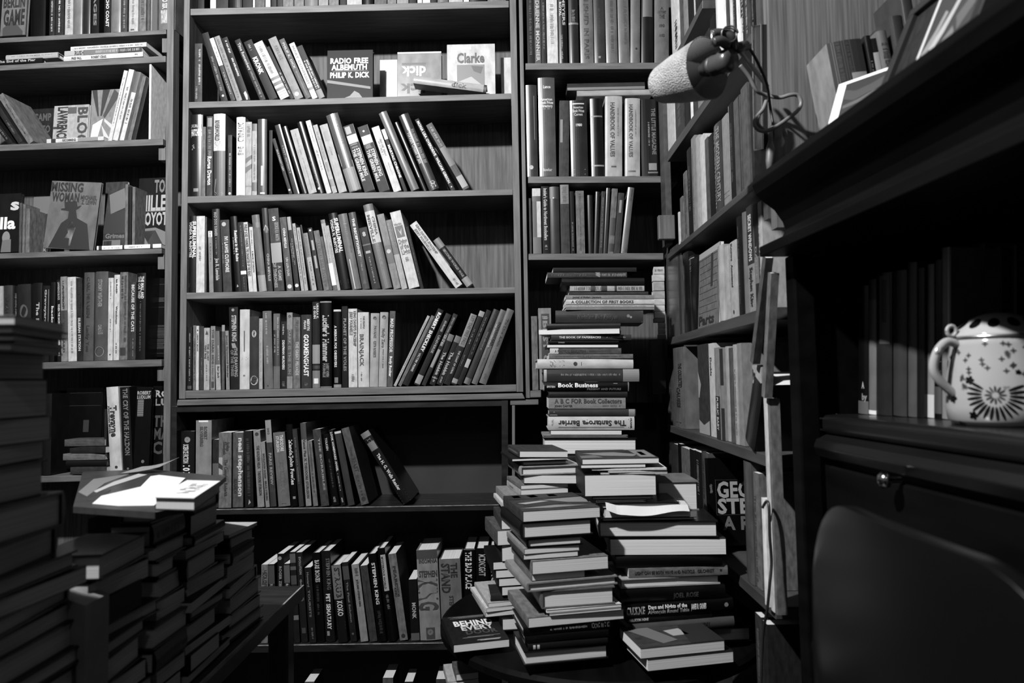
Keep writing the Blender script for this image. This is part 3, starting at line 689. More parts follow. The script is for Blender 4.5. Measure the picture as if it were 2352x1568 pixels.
row(FL, (0,331.5,373.5,317.3), '''
20 -50 240 11 p1|m~.3 .9 .3 .7 5
43 -22 232 11 p2|m~.5 .8 .3 .7 5
66 -5 222 13 p5|m~.2 .8 .35 .65 3;P~1~.4 .78 .6 .78 .6 .82 .4 .82
248 285 163.6 8.5 p8|m~.1 .8 .4 .6 2
258.5 296.5 161.7 12 p8|m~.25 .7 .4 .7 2
274.5 314 167 10 p8|b~0 .3 4;m~.4 .75 .2 .8 1
293 328 177 8 p5
303 336 182 11 p2
334.7 340 147.7 5.6 p9|m~.2 .7 .4 .6 2|very thin, standing straight''', 'third row of left bookcase', 'books on the third row of the left bookcase')
faceout(FL, '''
68 118 250 325 p2 .135 0 .01|x~CAMP~.1 .25 .1 .9 4;x~ENZO~.35 .5 .1 .9 4|dim small cover behind the leaning spines
120 200 243 321 p7 .07 0 .008|t~LAWRENCE B~.03 .96 .12 .4 1;t~BLOC~.05 .95 .7 .98 3;b~.5 .55 2 0 .3;P~4~.4 .05 .65 .05 .65 .2 .4 .2|with lettering running down its cover
204 270 206 319 p6 .08 0 .008|P~2~.02 .0 .2 .0 .3 .45 .25 .45;P~2~.4 0 .65 0 .4 .45 .35 .45;P~3~.8 0 1 .1 .5 .5 .45 .45;P~9~.1 .6 .45 .5 .2 1 0 1;P~8~.5 .5 1 .7 1 .8 .5 .55;P~8~.4 .6 .9 1 .6 1|with a sunburst cover
346 384 178 318 p4 .075 0 .008|x~LEN~.28 .5 .1 1.1 0;P~1~.2 .55 .8 .6 1 .9 1 1 .2 1|with dark figure, cut by the upright''', 'third row of left bookcase', 'face-out books in the left bookcase')
pile(FL, '''107 238 316 325.3 s p8 0|b~.08 .16 1;t~RECOMMEND~.28 .52 .2 .8 1;b~.55 .9 6''', 'lying in front of the covers, left bookcase', 'books lying on the left bookcase', d=.002)
row(FL, (0,580.8,371,569.6), '''
43 43 467 6 p4
50 50 470 6 p5
58 58 480 9 p5
286.5 286.5 424 6 p5
293.5 293.5 430 8 p1
302 302 430 7 p5''', 'between covers, fourth row of left bookcase', 'books on the fourth row of the left bookcase')
faceout(FL, '''
-75 41 448 583 h1 .005 0 .012|x~s~.08 .28 .8 .98 8;x~alla~.4 .6 .45 .92 9;o~.75 .75 .012 6 .018;P~5~.68 .8 .85 .78 .86 1 .66 1|with white letters and raised fist, at the left edge
70 110 452 578 h3 .06 0 .01|b~0 .3 5;P~1~0 .4 1 .35 1 .6 0 .9;x~Mart~.75 .82 .2 1.1 6;x~Max~.86 .94 .2 .9 6|dim, half behind the man-in-hat cover
99 214 414 569.8 h5 .004 4.6 .008|x~MISSING~.02 .15 .0 .66 0;x~WOMAN~.17 .3 .05 .6 0;x~MICHAEL~.2 .26 .62 .95 2;x~Z. LEWIN~.27 .33 .65 .95 2;P~0~.1 .99 .3 .62 .42 .55 .42 .44 .26 .43 .26 .41 .33 .4 .31 .31 .55 .29 .58 .37 .66 .35 .62 .39 .56 .42 .6 .54 .82 .62 .93 1;P~7~.47 .6 .53 .6 .53 .66 .6 .68 .57 .78 .55 .84 .53 .95 .5 .95 .5 .84 .4 .84 .46 .76 .43 .7|with silhouette of a man in a hat
236 286 418 560 p3 .05 0 .01|P~5~.2 .2 .9 .1 1 .4 .3 .5;P~1~0 .5 1 .45 1 .8 0 .8;x~Grimes~.8 .87 .1 .98 5;b~.9 1 5 0 .8;b~.91 .99 1 .03 .4|with dim landscape cover
313 384 409 561 h1 .055 0 .012|x~TONY~.03 .21 .52 1.2 5;x~HILLER~.25 .47 .08 1.1 7;x~COYOTE~.5 .68 .06 1.1 7;m~.475 .495 .1 .9 5;P~5~.05 .74 .6 .72 1 .8 1 1 .3 1;P~2~.15 .77 .6 .76 .9 1 .45 1;o~.85 .95 .008 8|with tall pale lettering''', 'fourth row of left bookcase', 'face-out books in the left bookcase')
pile(FL, '''222 370 562 571.3 s p9 0|b~.03 .08 1;b~.4 .43 1;m~.1 .35 .3 .5 4;m~.5 .7 .3 .6 4;b~.83 .87 1''', 'lying below the covers, fourth row of left bookcase', 'books lying on the left bookcase', d=-.002)
row(FL, (0,834,371,824.8), '''
-14 -14 658 21 p7|m~.1 .7 .3 .7 2
9 9 656.5 22 h3|t~DEATH BED~.15 .65 .3 .7 0
32 32 657 9 p0|m~.1 .6 .2 .8 5
42 41 654 30 h2g|o~.35 .5 .012 4 .02
73 73 651 21 h1|t~The End of~.25 .72 .5 .8 7;m~.5 .7 .1 .3 5
96 96 657 16 p1|t~Graveyard~.05 .5 .3 .6 7;b~.05 .6 7 .8 .85
114 114 649 13 h1|t~backtrack~.3 .7 .3 .8 8
130 128 643 11 p1|t~LAWRENCE BLOCK~.03 .25 .3 .8 7;t~WHEN THE SACRED GINMILL CLOSES~.3 .8 .3 .8 8;P~7~.5 .88 .8 .93 .2 .93
141 139 636 14.5 p6|b~.4 .74 3;m~.05 .38 .3 .6 2;t~A DROP OF THE HARD~.1 .9 .3 .6 2|with darker middle
157 155 637 19 p8|m~.05 .9 .35 .65 6
177 175 639 13.5 p2|t~DAVID DOWNING~.05 .46 .3 .65 1;t~SILESIAN STATION~.48 .88 .3 .7 8
191 190 627 24.5 h4|t~CARL HIAASEN~.05 .52 .35 .65 0;t~Lucky You~.6 .9 .35 .65 1
216 216 625 30 h4g|t~STORMY WEATHER~.09 .4 .25 .6 6;t~CARL~.6 .66 .3 .6 6;t~HIAASEN~.66 .71 .3 .7 6;o~.9 .4 .014 6;o~.9 .4 .0125 3|broad, with ring emblem
247 248 639 11.5 p8|m~.05 .25 .4 .6 2;m~.5 .65 .4 .6 2;o~.93 .5 .002 1
260.5 262 632 12.5 p8|t~Ian Rankin~.05 .22 .35 .65 1;t~Watchman~.37 .58 .35 .65 1;m~.8 .92 .35 .65 2
274 275.5 626 18 p5|m~.04 .3 .15 .45 1;m~.04 .8 .55 .85 2;b~.86 .95 2 .1 .8
297 297 649 14 p3|t~BECAUSE OF THE CATS~.03 .64 .3 .75 8;m~.72 .95 .5 .7 6
313 316 628 20 h1|t~THE MALL AND~.04 .3 .55 .85 8;t~THE CAR THIEF~.04 .3 .2 .5 7;m~.33 .9 .4 .6 4''', 'fifth row of left bookcase', 'books on the fifth row of the left bookcase')
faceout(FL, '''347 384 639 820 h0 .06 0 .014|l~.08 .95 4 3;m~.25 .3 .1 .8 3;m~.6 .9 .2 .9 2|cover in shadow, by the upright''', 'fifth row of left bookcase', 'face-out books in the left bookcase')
row(FL, (0,1095.3,372,1085.3), '''
60 60 900 34 h0
96 96 905 20 h1
238 238 940 7 p2
247 238 890 33.5 h8|t~Trevayne~.22 .58 .3 .85 1;t~JONATHAN RYDER~.22 .54 .08 .25 3;o~.93 .6 .004 2|pale, with black title
283 275 890 22 h1|t~THE CRY OF THE HALIDON~.02 .8 .4 .85 5;o~.95 .6 .003 5''', 'sixth row of left bookcase', 'books on the sixth row of the left bookcase')
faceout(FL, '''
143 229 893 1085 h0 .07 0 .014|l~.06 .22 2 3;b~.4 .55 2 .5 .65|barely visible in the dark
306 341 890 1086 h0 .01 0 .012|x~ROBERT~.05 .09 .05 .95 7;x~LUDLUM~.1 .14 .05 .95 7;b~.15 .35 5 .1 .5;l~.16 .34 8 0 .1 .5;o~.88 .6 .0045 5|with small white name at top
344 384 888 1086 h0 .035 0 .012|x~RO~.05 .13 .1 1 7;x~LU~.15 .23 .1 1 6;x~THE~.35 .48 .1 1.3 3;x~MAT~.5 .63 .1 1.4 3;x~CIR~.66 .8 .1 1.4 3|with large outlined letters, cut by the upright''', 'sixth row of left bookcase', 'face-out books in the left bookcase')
pile(FL, '''
150 238 1008 1024 s p4 3
158 244 1025 1040 s p2 -4
146 240 1041 1056 s p5 2
152 245 1057 1070 s h1 0
160 246 1071 1089 s p3 -3''', 'low stack behind the blurred one, left bookcase', 'books lying on the left bookcase', d=-.004, ratio=.06)
# ---------------------------------------------------------------- corner bookcase
row(FC, (1207,145,1562,143), '''
1212 1212 -70 16 p1|m~.3 .9 .3 .7 3
1229 1229 -75 14.5 p4|t~ADRIENNE MONNIER~.3 .97 .25 .8 7
1245 1245 -70 10.5 p2|m~.35 .85 .3 .7 5
1257 1256 -80 25 p8|m~.4 .8 .3 .7 5
1284 1284 -70 20 h1|t~MEYERS~.3 .6 .5 .8 7;t~ROYAL~.35 .5 .15 .4 7;m~.7 .95 .2 .5 4
1308 1307 -75 22 h2|b~.58 .6 5;m~.45 .6 .3 .7 5
1334 1333 -90 30 h5|t~PUBLISHED IN PARIS~.25 .96 .3 .65 1|broad, with tall black title
1366 1365 -80 25 h3g|m~.45 .7 .4 .6 1;m~.93 .96 .3 .6 7
1393 1391 -85 26 h5|m~.35 .9 .4 .7 3
1421 1419 -75 26 h5g|m~.3 .8 .5 .8 4
1448 1449 -80 21.5 h5|o~.85 .6 .003 1
1473 1474 -60 27 h1|b~.25 .49 4 .1 .9|black with pale patch
1503 1503 -75 33 h5|x~A~.42 .45 .4 .6 2;x~HISTORY~.46 .49 .2 .8 2;x~THE~.5 .54 .3 .7 2;x~MIND~.6 .63 .3 .7 2;x~AND~.7 .73 .3 .7 2|broad, behind the lamp shade''', 'top row of corner bookcase', 'books on the top row of the corner bookcase')
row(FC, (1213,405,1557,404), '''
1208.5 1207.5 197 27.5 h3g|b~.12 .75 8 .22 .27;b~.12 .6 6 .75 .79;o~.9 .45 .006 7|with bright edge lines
1240 1238 180 38 h4|x~Lance~.08 .11 .3 .75 8;x~American~.21 .235 .15 .85 8;x~Book Prices~.24 .27 .1 .9 8;x~Directory~.275 .305 .15 .85 8;m~.31 .33 .2 .8 7;x~Bowker~.92 .95 .2 .75 7|broadest and tallest
1284 1285 231.6 24 p3|b~.25 .55 5 .1 .35
1310 1310 232 41 h2|b~.04 .055 8 .15 .85;x~American~.08 .11 .2 .8 7;x~Book Prices~.12 .16 .15 .85 7;x~Current~.17 .205 .25 .75 7;x~1980~.31 .345 .3 .7 8;l~.91 .97 2 8 .15 .85|with stacked white title
1359 1358 228 29 h0g|b~.22 .24 5 .05 .95;b~.85 .87 6;b~0 1 8 .0 .06
1390 1390 222 39 h7g|t~HANDBOOK OF VALUES~.08 .76 .3 .55 1;m~.15 .5 .7 .8 5;b~.87 .89 3 .35 .65|left one of the pair of pale handbooks
1436 1436 227 35 h7g|t~HANDBOOK OF VALUES~.08 .76 .25 .5 1;m~.15 .5 .65 .75 5;b~.93 .95 4 .2 .7|right one of the pair of pale handbooks
1473 1472 230 47 h0|t~THE LITTLE MAGAZINE~.12 .72 .55 .75 5;m~.3 .6 .35 .45 6;b~.83 .92 6 .35 .75;b~.94 .96 5 .3 .8
1523 1523 236 11 h2|m~.1 .9 .3 .7 4''', 'second row of corner bookcase', 'books on the second row of the corner bookcase')  # the leftmost spine's two bright lines are highlights painted on
pile(FC, '''
1303 1481 190 206 s h3 0|b~0 1 6 0 .35
1325 1497 206.5 220 s h7 0|b~0 1 5 0 .1''', 'lying across the upright books, corner bookcase', 'books lying across the corner row', d=.03, ratio=.12)
row(FC, (1214,582.5,1524,581), '''
1217 1212 456 5 p3
1225 1219 433.6 19 p8|b~.12 .2 3;b~.2 .75 2 0 .5;b~.75 1 4|with white head
1246 1244 428.6 17.5 p0|t~Insider's Guide to Northwest Booksellers~.03 .8 .3 .75 7;m~.87 .93 .3 .7 6
1265 1264 430 21.5 h3|b~0 .18 2;o~.17 .4 .002 8
1289 1289 425 20.5 p3|b~0 .28 5 .05 .98;m~.03 .26 .2 .8 2|with pale head
1312 1311 440 9 p0|m~.5 .95 .3 .7 5
1325 1322 439 19 p5|m~.1 .95 .4 .6 3;m~.02 .1 .3 .7 1
1352 1350 449 12.5 h1
1364 1368 441 10.5 h1
1375.5 1382 440 8.5 p3|m~.1 .9 .3 .7 5
1385 1393 432.6 9 h3
1396 1406 434 13 p5|b~.45 .72 2;b~.85 .97 1
1410 1420.6 444 13.5 p3|b~.12 .33 6 .3 .7;m~.35 .8 .3 .7 1
1426 1443 432 14 h5g|m~.03 .2 .5 .8 3;b~.93 .97 4''', 'third row of corner bookcase', 'books on the third row of the corner bookcase')
pile(FC, '''
1502 1526 612 629 s p8 0|m~.1 .9 .3 .7 4
1500 1526 629.5 645 s p8 0
1501 1526 646 667 s p7 0
1500 1527 668 685 s p7 0
1503 1527 685.5 700 s p8 0
1502 1527 700.5 714 s p8 0
1504 1528 714.5 730 s p8 0
1503 1528 730.5 740 s p6 0
1513 1529 740.5 754 s p7 0
1513 1529 754.5 767 s p7 0
1512 1530 767.5 778 s p6 0
1500 1530 778.5 905 s h1 0||like a dark box''', 'narrow stack against the corner post', 'narrow stack of books in the corner', d=.02, ratio=.10)
row(FC, (1218,897,1243,896), '''
1223 1223 727 14 p5
1240 1240 709 29 p6|b~.07 .9 1 .2 .85;t~BEST OF~.15 .8 .35 .7 6;m~.1 .13 .25 .8 7|with boxed lettering''', 'open bay of corner bookcase behind the pile', 'books in the corner bay')
# ---------------------------------------------------------------- right-hand bookcase (spines face left)
row(FR, (1533,160,1613,0), '''
1545 1545 -20 15 p8|m~.5 .9 .5 .9 1
1563 1563 -45 7 p4
1572 1572 -60 8 p6
1582 1582 -75 9 p1
1592 1592 -95 4.5 p8
1598 1598 -110 8 p2''', 'top row of right-hand bookcase', 'books on the top row of the right-hand bookcase')
row(FR, (1533,350,1762,24), '''
1535 1535 190 15 p8
1553 1553 188 18 p3|m~.2 .8 .3 .7 5
1574 1574 165 11 p1
1587 1587 150 4 p9
1593 1593 140 8 p3
1603 1603 110 15 p6
1621 1621 80 13 p2
1636 1636 40 11 p1
1649.5 1649 -55 20 h9|b~.62 .7 4|brightest of that row
1671 1671 -90 8 p3
1680.5 1680.5 -100 5.5 p8
1687.5 1687.5 -120 6 p2|m~.3 .7 .3 .7 6
1695 1695 -130 3.5 p9
1700 1700 -140 11 p2|t~INSTITUTION~.35 .85 .4 .8 6;b~.7 .95 8 .0 .6
1712.5 1712.5 -150 13 p3|m~.3 .9 .3 .6 7
1727.5 1727.5 -160 8 p1|m~.3 .9 .3 .6 6
1738 1738 -180 5 p5''', 'second row of right-hand bookcase', 'books on the second row of the right-hand bookcase')
row(FR, (1533,584,1764,387), '''
1559 1559 488 3 p8
1564 1563 456 7 p5
1573.5 1573 397 8 p5|m~.1 .9 .3 .7 4
1583 1580 345 9 p1|m~.2 .7 .3 .7 5
1593.5 1590 318 9 p6|m~.1 .9 .2 .4 4
1603.5 1601 316 8.5 p7
1613.5 1611 314 9.5 p8
1624 1622 320 8 p4
1633 1632 312 10 p1
1645.5 1641 295 17 h3|t~THE MODERN CENTURY~.05 .9 .5 .85 6;t~IN SCIENTIFICTION~.1 .95 .1 .4 6|with two lines of pale lettering
1664 1662 271 14 p6|l~.85 .9 2 2
1679.5 1678 240 10.5 p1|b~0 1 7 .0 .12;m~.2 .8 .3 .7 4
1691.5 1691 229 15 p4|b~0 1 0 .8 .9
1709 1708 200 17 p4
1728 1728 185 7 p2''', 'third row of right-hand bookcase', 'books on the third row of the right-hand bookcase')
row(FR, (1533,777,1766,703), '''
1532 1531 586 39 h4|b~0 1 2 .0 .16;b~0 1 5 .17 .19;b~0 1 2 .84 .93|slipcase at the corner
1573 1572 585 13.5 h1
1588 1587 592 12 h1|b~.03 .04 7;m~.05 .2 .3 .7 5
1654 1648 570 14.5 h7
1669.5 1667 568 9 p7
1682 1676 560 15 p7|t~Annotated~.3 .6 .15 .4 1;t~Knows~.02 .25 .15 .4 2;o~.93 .35 .004 1
1699 1694 500 9 p1|m~.1 .9 .3 .7 4
1709 1702 495 12 h5g
1722 1717 478 15 p6|b~0 .55 1;t~SECRET WINDOWS~.08 .52 .3 .75 8;t~Stephen King~.58 .95 .3 .75 1|black above and pale below
1738 1734 470 9 p2|b~.5 .75 5;t~DANCE~.4 .7 .3 .7 6
1748.5 1745 465 9 p7|m~.1 .9 .1 .3 1''', 'fourth row of right-hand bookcase', 'books on the fourth row of the right-hand bookcase')
faceout(FR, '''1603 1651 584 755.5 p5 .01 0 .008|x~Parts~.84 .96 .05 .8 1;l~.1 .8 9 3 .05 .9;b~.08 .5 2 .6 .7;b~.0 .08 7|with lettering along its foot, facing the room''', 'fourth row of right-hand bookcase', 'face-out books in the right-hand bookcase')
row(FR, (1533,975,1766,1046), '''
1535.5 1531 825 15 p4|m~.1 .9 .3 .7 3
1551 1549 801 24 h5|t~THE COLLECTED~.2 .5 .6 .85 1;t~CAUSES~.5 .75 .4 .7 1;m~.93 .95 .2 .8 2
1608 1608 794 24 p3|P~7~0 .3 .3 .45 .1 .6 0 .6;P~7~0 .85 .5 .9 1 .84 1 1 0 1|with pale patches
1634 1631 790 11.5 p8|t~Double~.15 .35 .3 .6 1
1647 1645 800 10 p6|b~.53 1 0;t~PUBLIC BABY~.54 .9 .3 .7 8|with black foot
1659 1655 802 10 p6|b~.0 .4 0;b~.65 1 0|black at both ends
1671 1667 797 8.5 p7
1681 1676 800 9 p4
1691 1681 793 8 p7|m~.25 .9 .3 .6 3
1700 1692 790 11 p6''', 'fifth row of right-hand bookcase', 'books on the fifth row of the right-hand bookcase')
row(FR, (1533,1176,1782,1394), '''
1534 1532 1014 27 h3|b~.1 .5 2 .4 .7
1562 1560 1020 7 p0
1570 1568 1028 18 p5
1590 1589 1034 10 p1
1602 1601 1038 14 p1|m~.1 .5 .3 .7 6
1618 1617 1040 15 h4|m~.1 .5 .3 .6 1
1717 1716 1062 19 h4
1738.5 1737 1088 14 p5|m~.2 .95 .1 .35 1''', 'sixth row of right-hand bookcase', 'books on the sixth row of the right-hand bookcase')
row(FR, (1533,975,1766,1046), '''
1713 1733 886 22 h1||slumped right below a pale box''', 'near end of the fifth row of right-hand bookcase', 'books on the fifth row of the right-hand bookcase', d0=-.004, dj=0)
row(FR, (1700,838,1800,838), '''1723 1752 596 7 p4||very tall, slanting past the shelf end''', 'near end of right-hand bookcase', 'tall thin books at the shelf end', d0=-.02, dj=0, maxD=.012)
row(FR, (1700,912,1800,912), '''1749 1764 632 7.5 p5||tall and thin, rightmost of the slanting two''', 'near end of right-hand bookcase', 'tall thin books at the shelf end', d0=-.022, dj=0, maxD=.012)
row(FR, (1700,880,1800,882), '''1729 1729 840 20 p7|x~Poe~.2 .8 .05 .4 1|squat, atop the slumped book''', 'near end of right-hand bookcase', 'tall thin books at the shelf end', d0=-.006, dj=0, maxD=.05)
row(FR, (1533,1176,1782,1394), '''
1757 1755 1147 8.5 p9||shining white, rounded at the top
1771 1769 918 9 p8||tall pale slab by the dark cabinet
1780.5 1779 920 5 p5||tall grey slab nearest the dark cabinet''', 'near end of the sixth row', 'tall thin books at the shelf end', d0=-.012, dj=0, maxD=.016)
row(FR, (1533,1440,1782,1800), '''
1746 1745 1420 14 p3|m~.1 .9 .3 .7 5
1763 1763 1440 12 p2''', 'lowest visible row of right-hand bookcase', 'books on the lowest row of the right-hand bookcase')
faceout(FC, '''1634 1728 1056 1255 h0 -.4 0 .02|x~GEO~.27 .45 .2 1.06 7;x~STE~.465 .635 .2 .98 7;x~A R~.67 .82 .33 .98 5;l~.25 .65 2 3 .17 .95;b~.245 .85 3 .165 .175;m~.3 .4 .02 .1 6|with large serif letters facing forward''', 'sixth row of right-hand bookcase', 'face-out books in the right-hand bookcase')
# ---------------------------------------------------------------- round table and its piles
TZ = .41
tb = empty('round_table', (.165,1.53,0)); tag(tb, 'low round dark table carrying the tall piles of books', 'table')
k = MB(); k.lathe([(0,TZ),(.332,TZ),(.34,TZ-.006),(.34,TZ-.018),(.33,TZ-.024),(0,TZ-.024)], (0,0,0), (0,0,1), W_MAHOG, 72); k.build('table_top', tb, bevel=0)
k = MB(); k.lathe([(.035,TZ-.024),(.03,.3),(.045,.2),(.03,.12),(.06,.06)], (0,0,0), (0,0,1), W_MAHOG, 24, True); k.build('pedestal', tb, True)
for i in range(4):
    k = MB(); t = math.radians(45+90*i); k.tube([(.02*math.cos(t),.02*math.sin(t),.1),(.14*math.cos(t),.14*math.sin(t),.07),(.24*math.cos(t),.24*math.sin(t),.02)], .018, W_MAHOG); k.build('leg', tb, True)
pile(FC, '''
1270 1462 614 624 s p1 0 0 0||slim, in deep shade
1257 1440 625 637 s p3 0 0 0|m~.62 .98 .2 .8 6;t~CORER the OTHER~.05 .5 .2 .8 1;P~6~.5 .6 .0 .66 1 .6 1 .66
1290 1480 638 655 s h1 0
1309 1480 656 668 s p7 0|m~.05 .45 .1 .9 2;b~.28 .34 2;b~.42 .5 1;b~.6 .63 1;m~.65 .98 .1 .9 1|with black-and-white patterned spine
1306 1489 669.5 676.5 s p3 0
1299 1503 677 686.5 s p6 0|t~Journal of Modern Literature~.08 .4 .25 .75 1;m~.48 .9 .4 .6 4
1300 1504 687 698 s p8 0|t~A COLLECTION OF FIRST BOOKS~.06 .76 .2 .8 1|with long black capitals
1298 1503 699 706 s p7 0|m~.05 .9 .4 .6 4
1299 1503 706.5 711 s p6 0
1276 1476 712.5 741 s h3 -4 0 .5|t~Nothing But People~.25 .71 .3 .7 0;o~.83 .55 .004 5;o~.86 .45 .003 6;l~.98 .99 2 6|broad, with bold black title
1255 1424 742 754 s h2 -6
1238 1421 755 767 h p8 -10|||
1266 1450 768 781 s h3 0|t~THE BOOK OF PAPERBACKS~.1 .62 .35 .7 8;m~.68 .92 .4 .65 7
1262 1421 782 790 s h0 0|t~DONALD~.13 .22 .3 .7 6
1256 1420 790.5 798 h p2 0
1263 1427 799 812 s p4 0|b~0 .12 8;t~A POLITICAL EDUCATION~.07 .5 .25 .7 0;m~.55 .85 .3 .7 2
1261 1454 812.5 823 s p5 0|m~.08 .85 .35 .65 2
1234 1455 824 846 s h8 2|x~V.S.~.0 1 .0 .0 2;m~.13 .16 .2 .8 1;m~.17 .195 .1 .9 1;m~.215 .24 .1 .9 1;m~.26 .285 .1 .9 1;o~.395 .5 .005 2 .005;b~.455 .46 1 .3 .7|long, with small round emblem
1249 1468 847 876 s h3 0|m~.18 .8 .45 .65 6;b~.83 1 6;b~0 .03 7|with pale speckled end
1250 1446 877 898 s h0g 0|t~EPSTEIN~.03 .13 .4 .6 8;t~Book Business~.16 .63 .45 .92 9;t~PRESENT AND FUTURE~.5 .9 .12 .35 5;P~6~.1 .82 .9 .86 .9 .81;b~.98 .99 6|with big white title
1261 1441 899 912 s h2 0
1260 1437 913 938 s p6 0|t~A B C FOR Book Collectors~.08 .95 .5 .92 2;t~JOHN CARTER~.08 .31 .14 .34 2;m~.7 .93 .15 .35 4|with large old-style title
1261 1460 939 955.5 s h3 0|b~.92 .99 6;P~6~.1 .0 .1 .1 .7 .06
1259 1457 956 987 S h8 0|t~The Santaroga Barrier~.1 .88 .3 .7 0;b~.12 .88 1 .78 .81;x~FRANK~.03 .05 .1 .9 2;m~.03 .05 .2 .9 2;m~.055 .07 .1 .9 2;m~.94 .96 .2 .7 4|with title upside down
1265 1428 987.5 998 p p4 0
1247 1442 998.5 1004 p h7 0
1249 1463 1005 1044 p h1 0||very thick block of pages facing out
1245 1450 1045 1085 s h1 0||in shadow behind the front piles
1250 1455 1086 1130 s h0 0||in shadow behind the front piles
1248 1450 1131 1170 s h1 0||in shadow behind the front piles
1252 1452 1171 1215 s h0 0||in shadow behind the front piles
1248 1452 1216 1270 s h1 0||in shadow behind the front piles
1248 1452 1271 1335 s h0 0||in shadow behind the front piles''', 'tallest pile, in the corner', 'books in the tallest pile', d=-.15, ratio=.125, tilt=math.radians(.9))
pile(FC, '''
1193 1305 1035 1050 h p3 10 0 2|m~.1 .9 .3 .7 6
1176 1303 1050.5 1057 h p1 10
1200 1305 1057.5 1067 h h0 8
1196 1334 1068 1089 h h7 10 0 0|t~hard striye~.1 .5 .3 .7 1
1203 1340 1090 1110 h p5 6 0 2
1196 1306 1111 1121 h p5 12
1196 1306 1121.5 1137 h p7 12|m~.2 .5 .3 .7 2
1164 1290 1137.5 1155 h p6 10
1158 1290 1155.5 1167 h p8 10
1165 1285 1167.5 1190 h p3 8
1152 1270 1190.5 1213 h p3 8
1143 1280 1213.5 1248 h p4 12
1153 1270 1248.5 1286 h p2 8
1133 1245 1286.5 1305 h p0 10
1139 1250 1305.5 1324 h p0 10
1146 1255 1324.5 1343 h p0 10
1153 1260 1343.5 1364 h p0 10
1127 1265 1364.5 1377 s p2 6
1122 1260 1377.5 1388 h p7 14
1118 1255 1388.5 1398 h p8 16
1116 1255 1398.5 1410 h p7 14
1150 1270 1410.5 1446 h h1 8''', 'pile behind the slanted front pile', 'books in the rear left pile on the round table', d=-.475, ratio=.15)
pile(FC, '''
1201 1381 1168 1193 h p3 13|^P~1~.0 .0 1 .0 1 .3 .0 .3;^m~.03 .28 .05 .95 9;^P~6~.45 .4 1 .33 1 .7 .7 .62;^P~7~.05 .55 .4 .45 .5 .5 .15 .62;^P~1~.1 .66 .6 .55 .7 .66 .2 .8;^P~6~.0 .85 .5 .75 .9 .85 .4 .9;^P~8~.1 .05 .2 .05 .2 .2 .1 .2;^P~8~.3 .08 .42 .04 .45 .2 .33 .22;^P~8~.6 .06 .7 .06 .72 .2 .6 .2|with black-and-white patterned cover
1198 1364 1194 1232 h h1g 13
1211 1340 1232.5 1254 h h0 12
1204 1332 1254.5 1268 h p6 13
1202 1329 1268.5 1281 h p3 12
1222 1400 1281.5 1312 h p5 13
1221 1345 1312.5 1329 h p5 13
1211 1422 1329.5 1350 h h6 14||wide pale cloth
1244 1415 1350.5 1392 h h5 10||very thick with rounded spine
1255 1430 1392.5 1400 p p8 12|^l~.05 .95 40 3|thin with pinstriped cover
1262 1430 1400.5 1407 p p7 12
1213 1437 1407.5 1431 h p5 13
1202 1405 1431.5 1451 s h0g 11|m~.3 .72 .4 .7 6;m~.78 .98 .2 .9 5
1205 1400 1451.5 1470 s h0 10
1213 1398 1470.5 1486 s h1g 10|b~.06 .09 8 .1 .8;b~.11 .14 8 .1 .8|with two white bars on its spine
1204 1400 1486.5 1520 p h1 11||large, page block facing out''', 'slanted front pile on round table', 'books in the slanted front pile', d=-.663, ratio=.165)
pile(FC, '''
1043 1170 1473 1492 h p1 14|^x~BEHIND~.22 .4 .15 .9 9;^x~EVERY~.41 .57 .25 .85 8;^x~DOOR~.58 .72 .3 .88 3;^m~.03 .12 .1 .9 6;^m~.8 .85 .1 .9 6;^m~.92 .95 .4 .9 8|with white title facing up, alone''', 'left side of round table', 'loose books on the round table', d=-.585)
pile(FC, '''
1337 1514 1052 1065 h p3 0|^P~6~.05 .4 .5 .3 .8 .6 .7 .8 .3 .7;^P~5~.0 .7 .2 .6 .3 .9 .0 .95;^P~1~.0 .0 .7 .0 .75 .3 .1 .35;^P~6~.75 .1 .98 .1 .98 .9 .78 .9;^P~1~.83 .3 .9 .3 .9 .7 .83 .7|with crumpled picture cover
1334 1483 1065.5 1074 h p2 0
1360 1531 1074.5 1079 h p9 -2||thin, sticking out to the right
1398 1533 1079.5 1084 h p8 2||thin, sticking out to the right
1380 1533 1084.5 1088 h p8 -1
1343 1508 1088.5 1138 h p1 2||thickest block of pale pages
1360 1500 1138.5 1147 h h0 0
1370 1483 1147.5 1153 h h4 0
1380 1560 1153.5 1167 h h1 0
1389 1587 1167.5 1187 h p8 0
1384 1600 1187.5 1195 h h0 0
1377 1648 1195.5 1234 p h1 -3||long, deep page block facing out
1403 1667 1236 1274 p p2 -2||with ridged swollen pages
1415 1660 1274.5 1301 s h0 2
1443 1674 1301.5 1323 s p5 4|t~LIGHT CAN BE BOTH WAVE AND PARTICLE~.06 .66 .35 .7 2;t~GILCHRIST~.69 .86 .35 .7 2;b~.92 .94 0 .4 .65|grey with neat capitals along the spine
1424 1658 1323.5 1346 p h7 6||pale boards, page block facing out
1423 1670 1347 1379 s h0 7|t~JOEL ROSE~.5 .74 .25 .6 3
1435 1690 1379.5 1408 s h0 9|t~CUISINE~.0 .17 .2 .8 7;t~Days and Nights of the~.2 .56 .55 .85 9;t~Algonquin Round Table~.2 .58 .15 .48 8;t~JAMES R. GAINES~.6 .74 .3 .75 9;o~.93 .5 .004 6 .004|with white lettering in two lines
1439 1640 1408.5 1424 s h1 10|t~HELICON NINE~.02 .24 .3 .7 8
1449 1694 1424.5 1449 S h4 12|t~AMERICAN COLLEGE STEREOTYPES~.25 .75 .3 .6 1|with rounded worn spine
1462 1640 1449.5 1484 h h1 10''', 'broad right pile on round table', 'books in the right pile on the round table', d=-.6, ratio=.155)
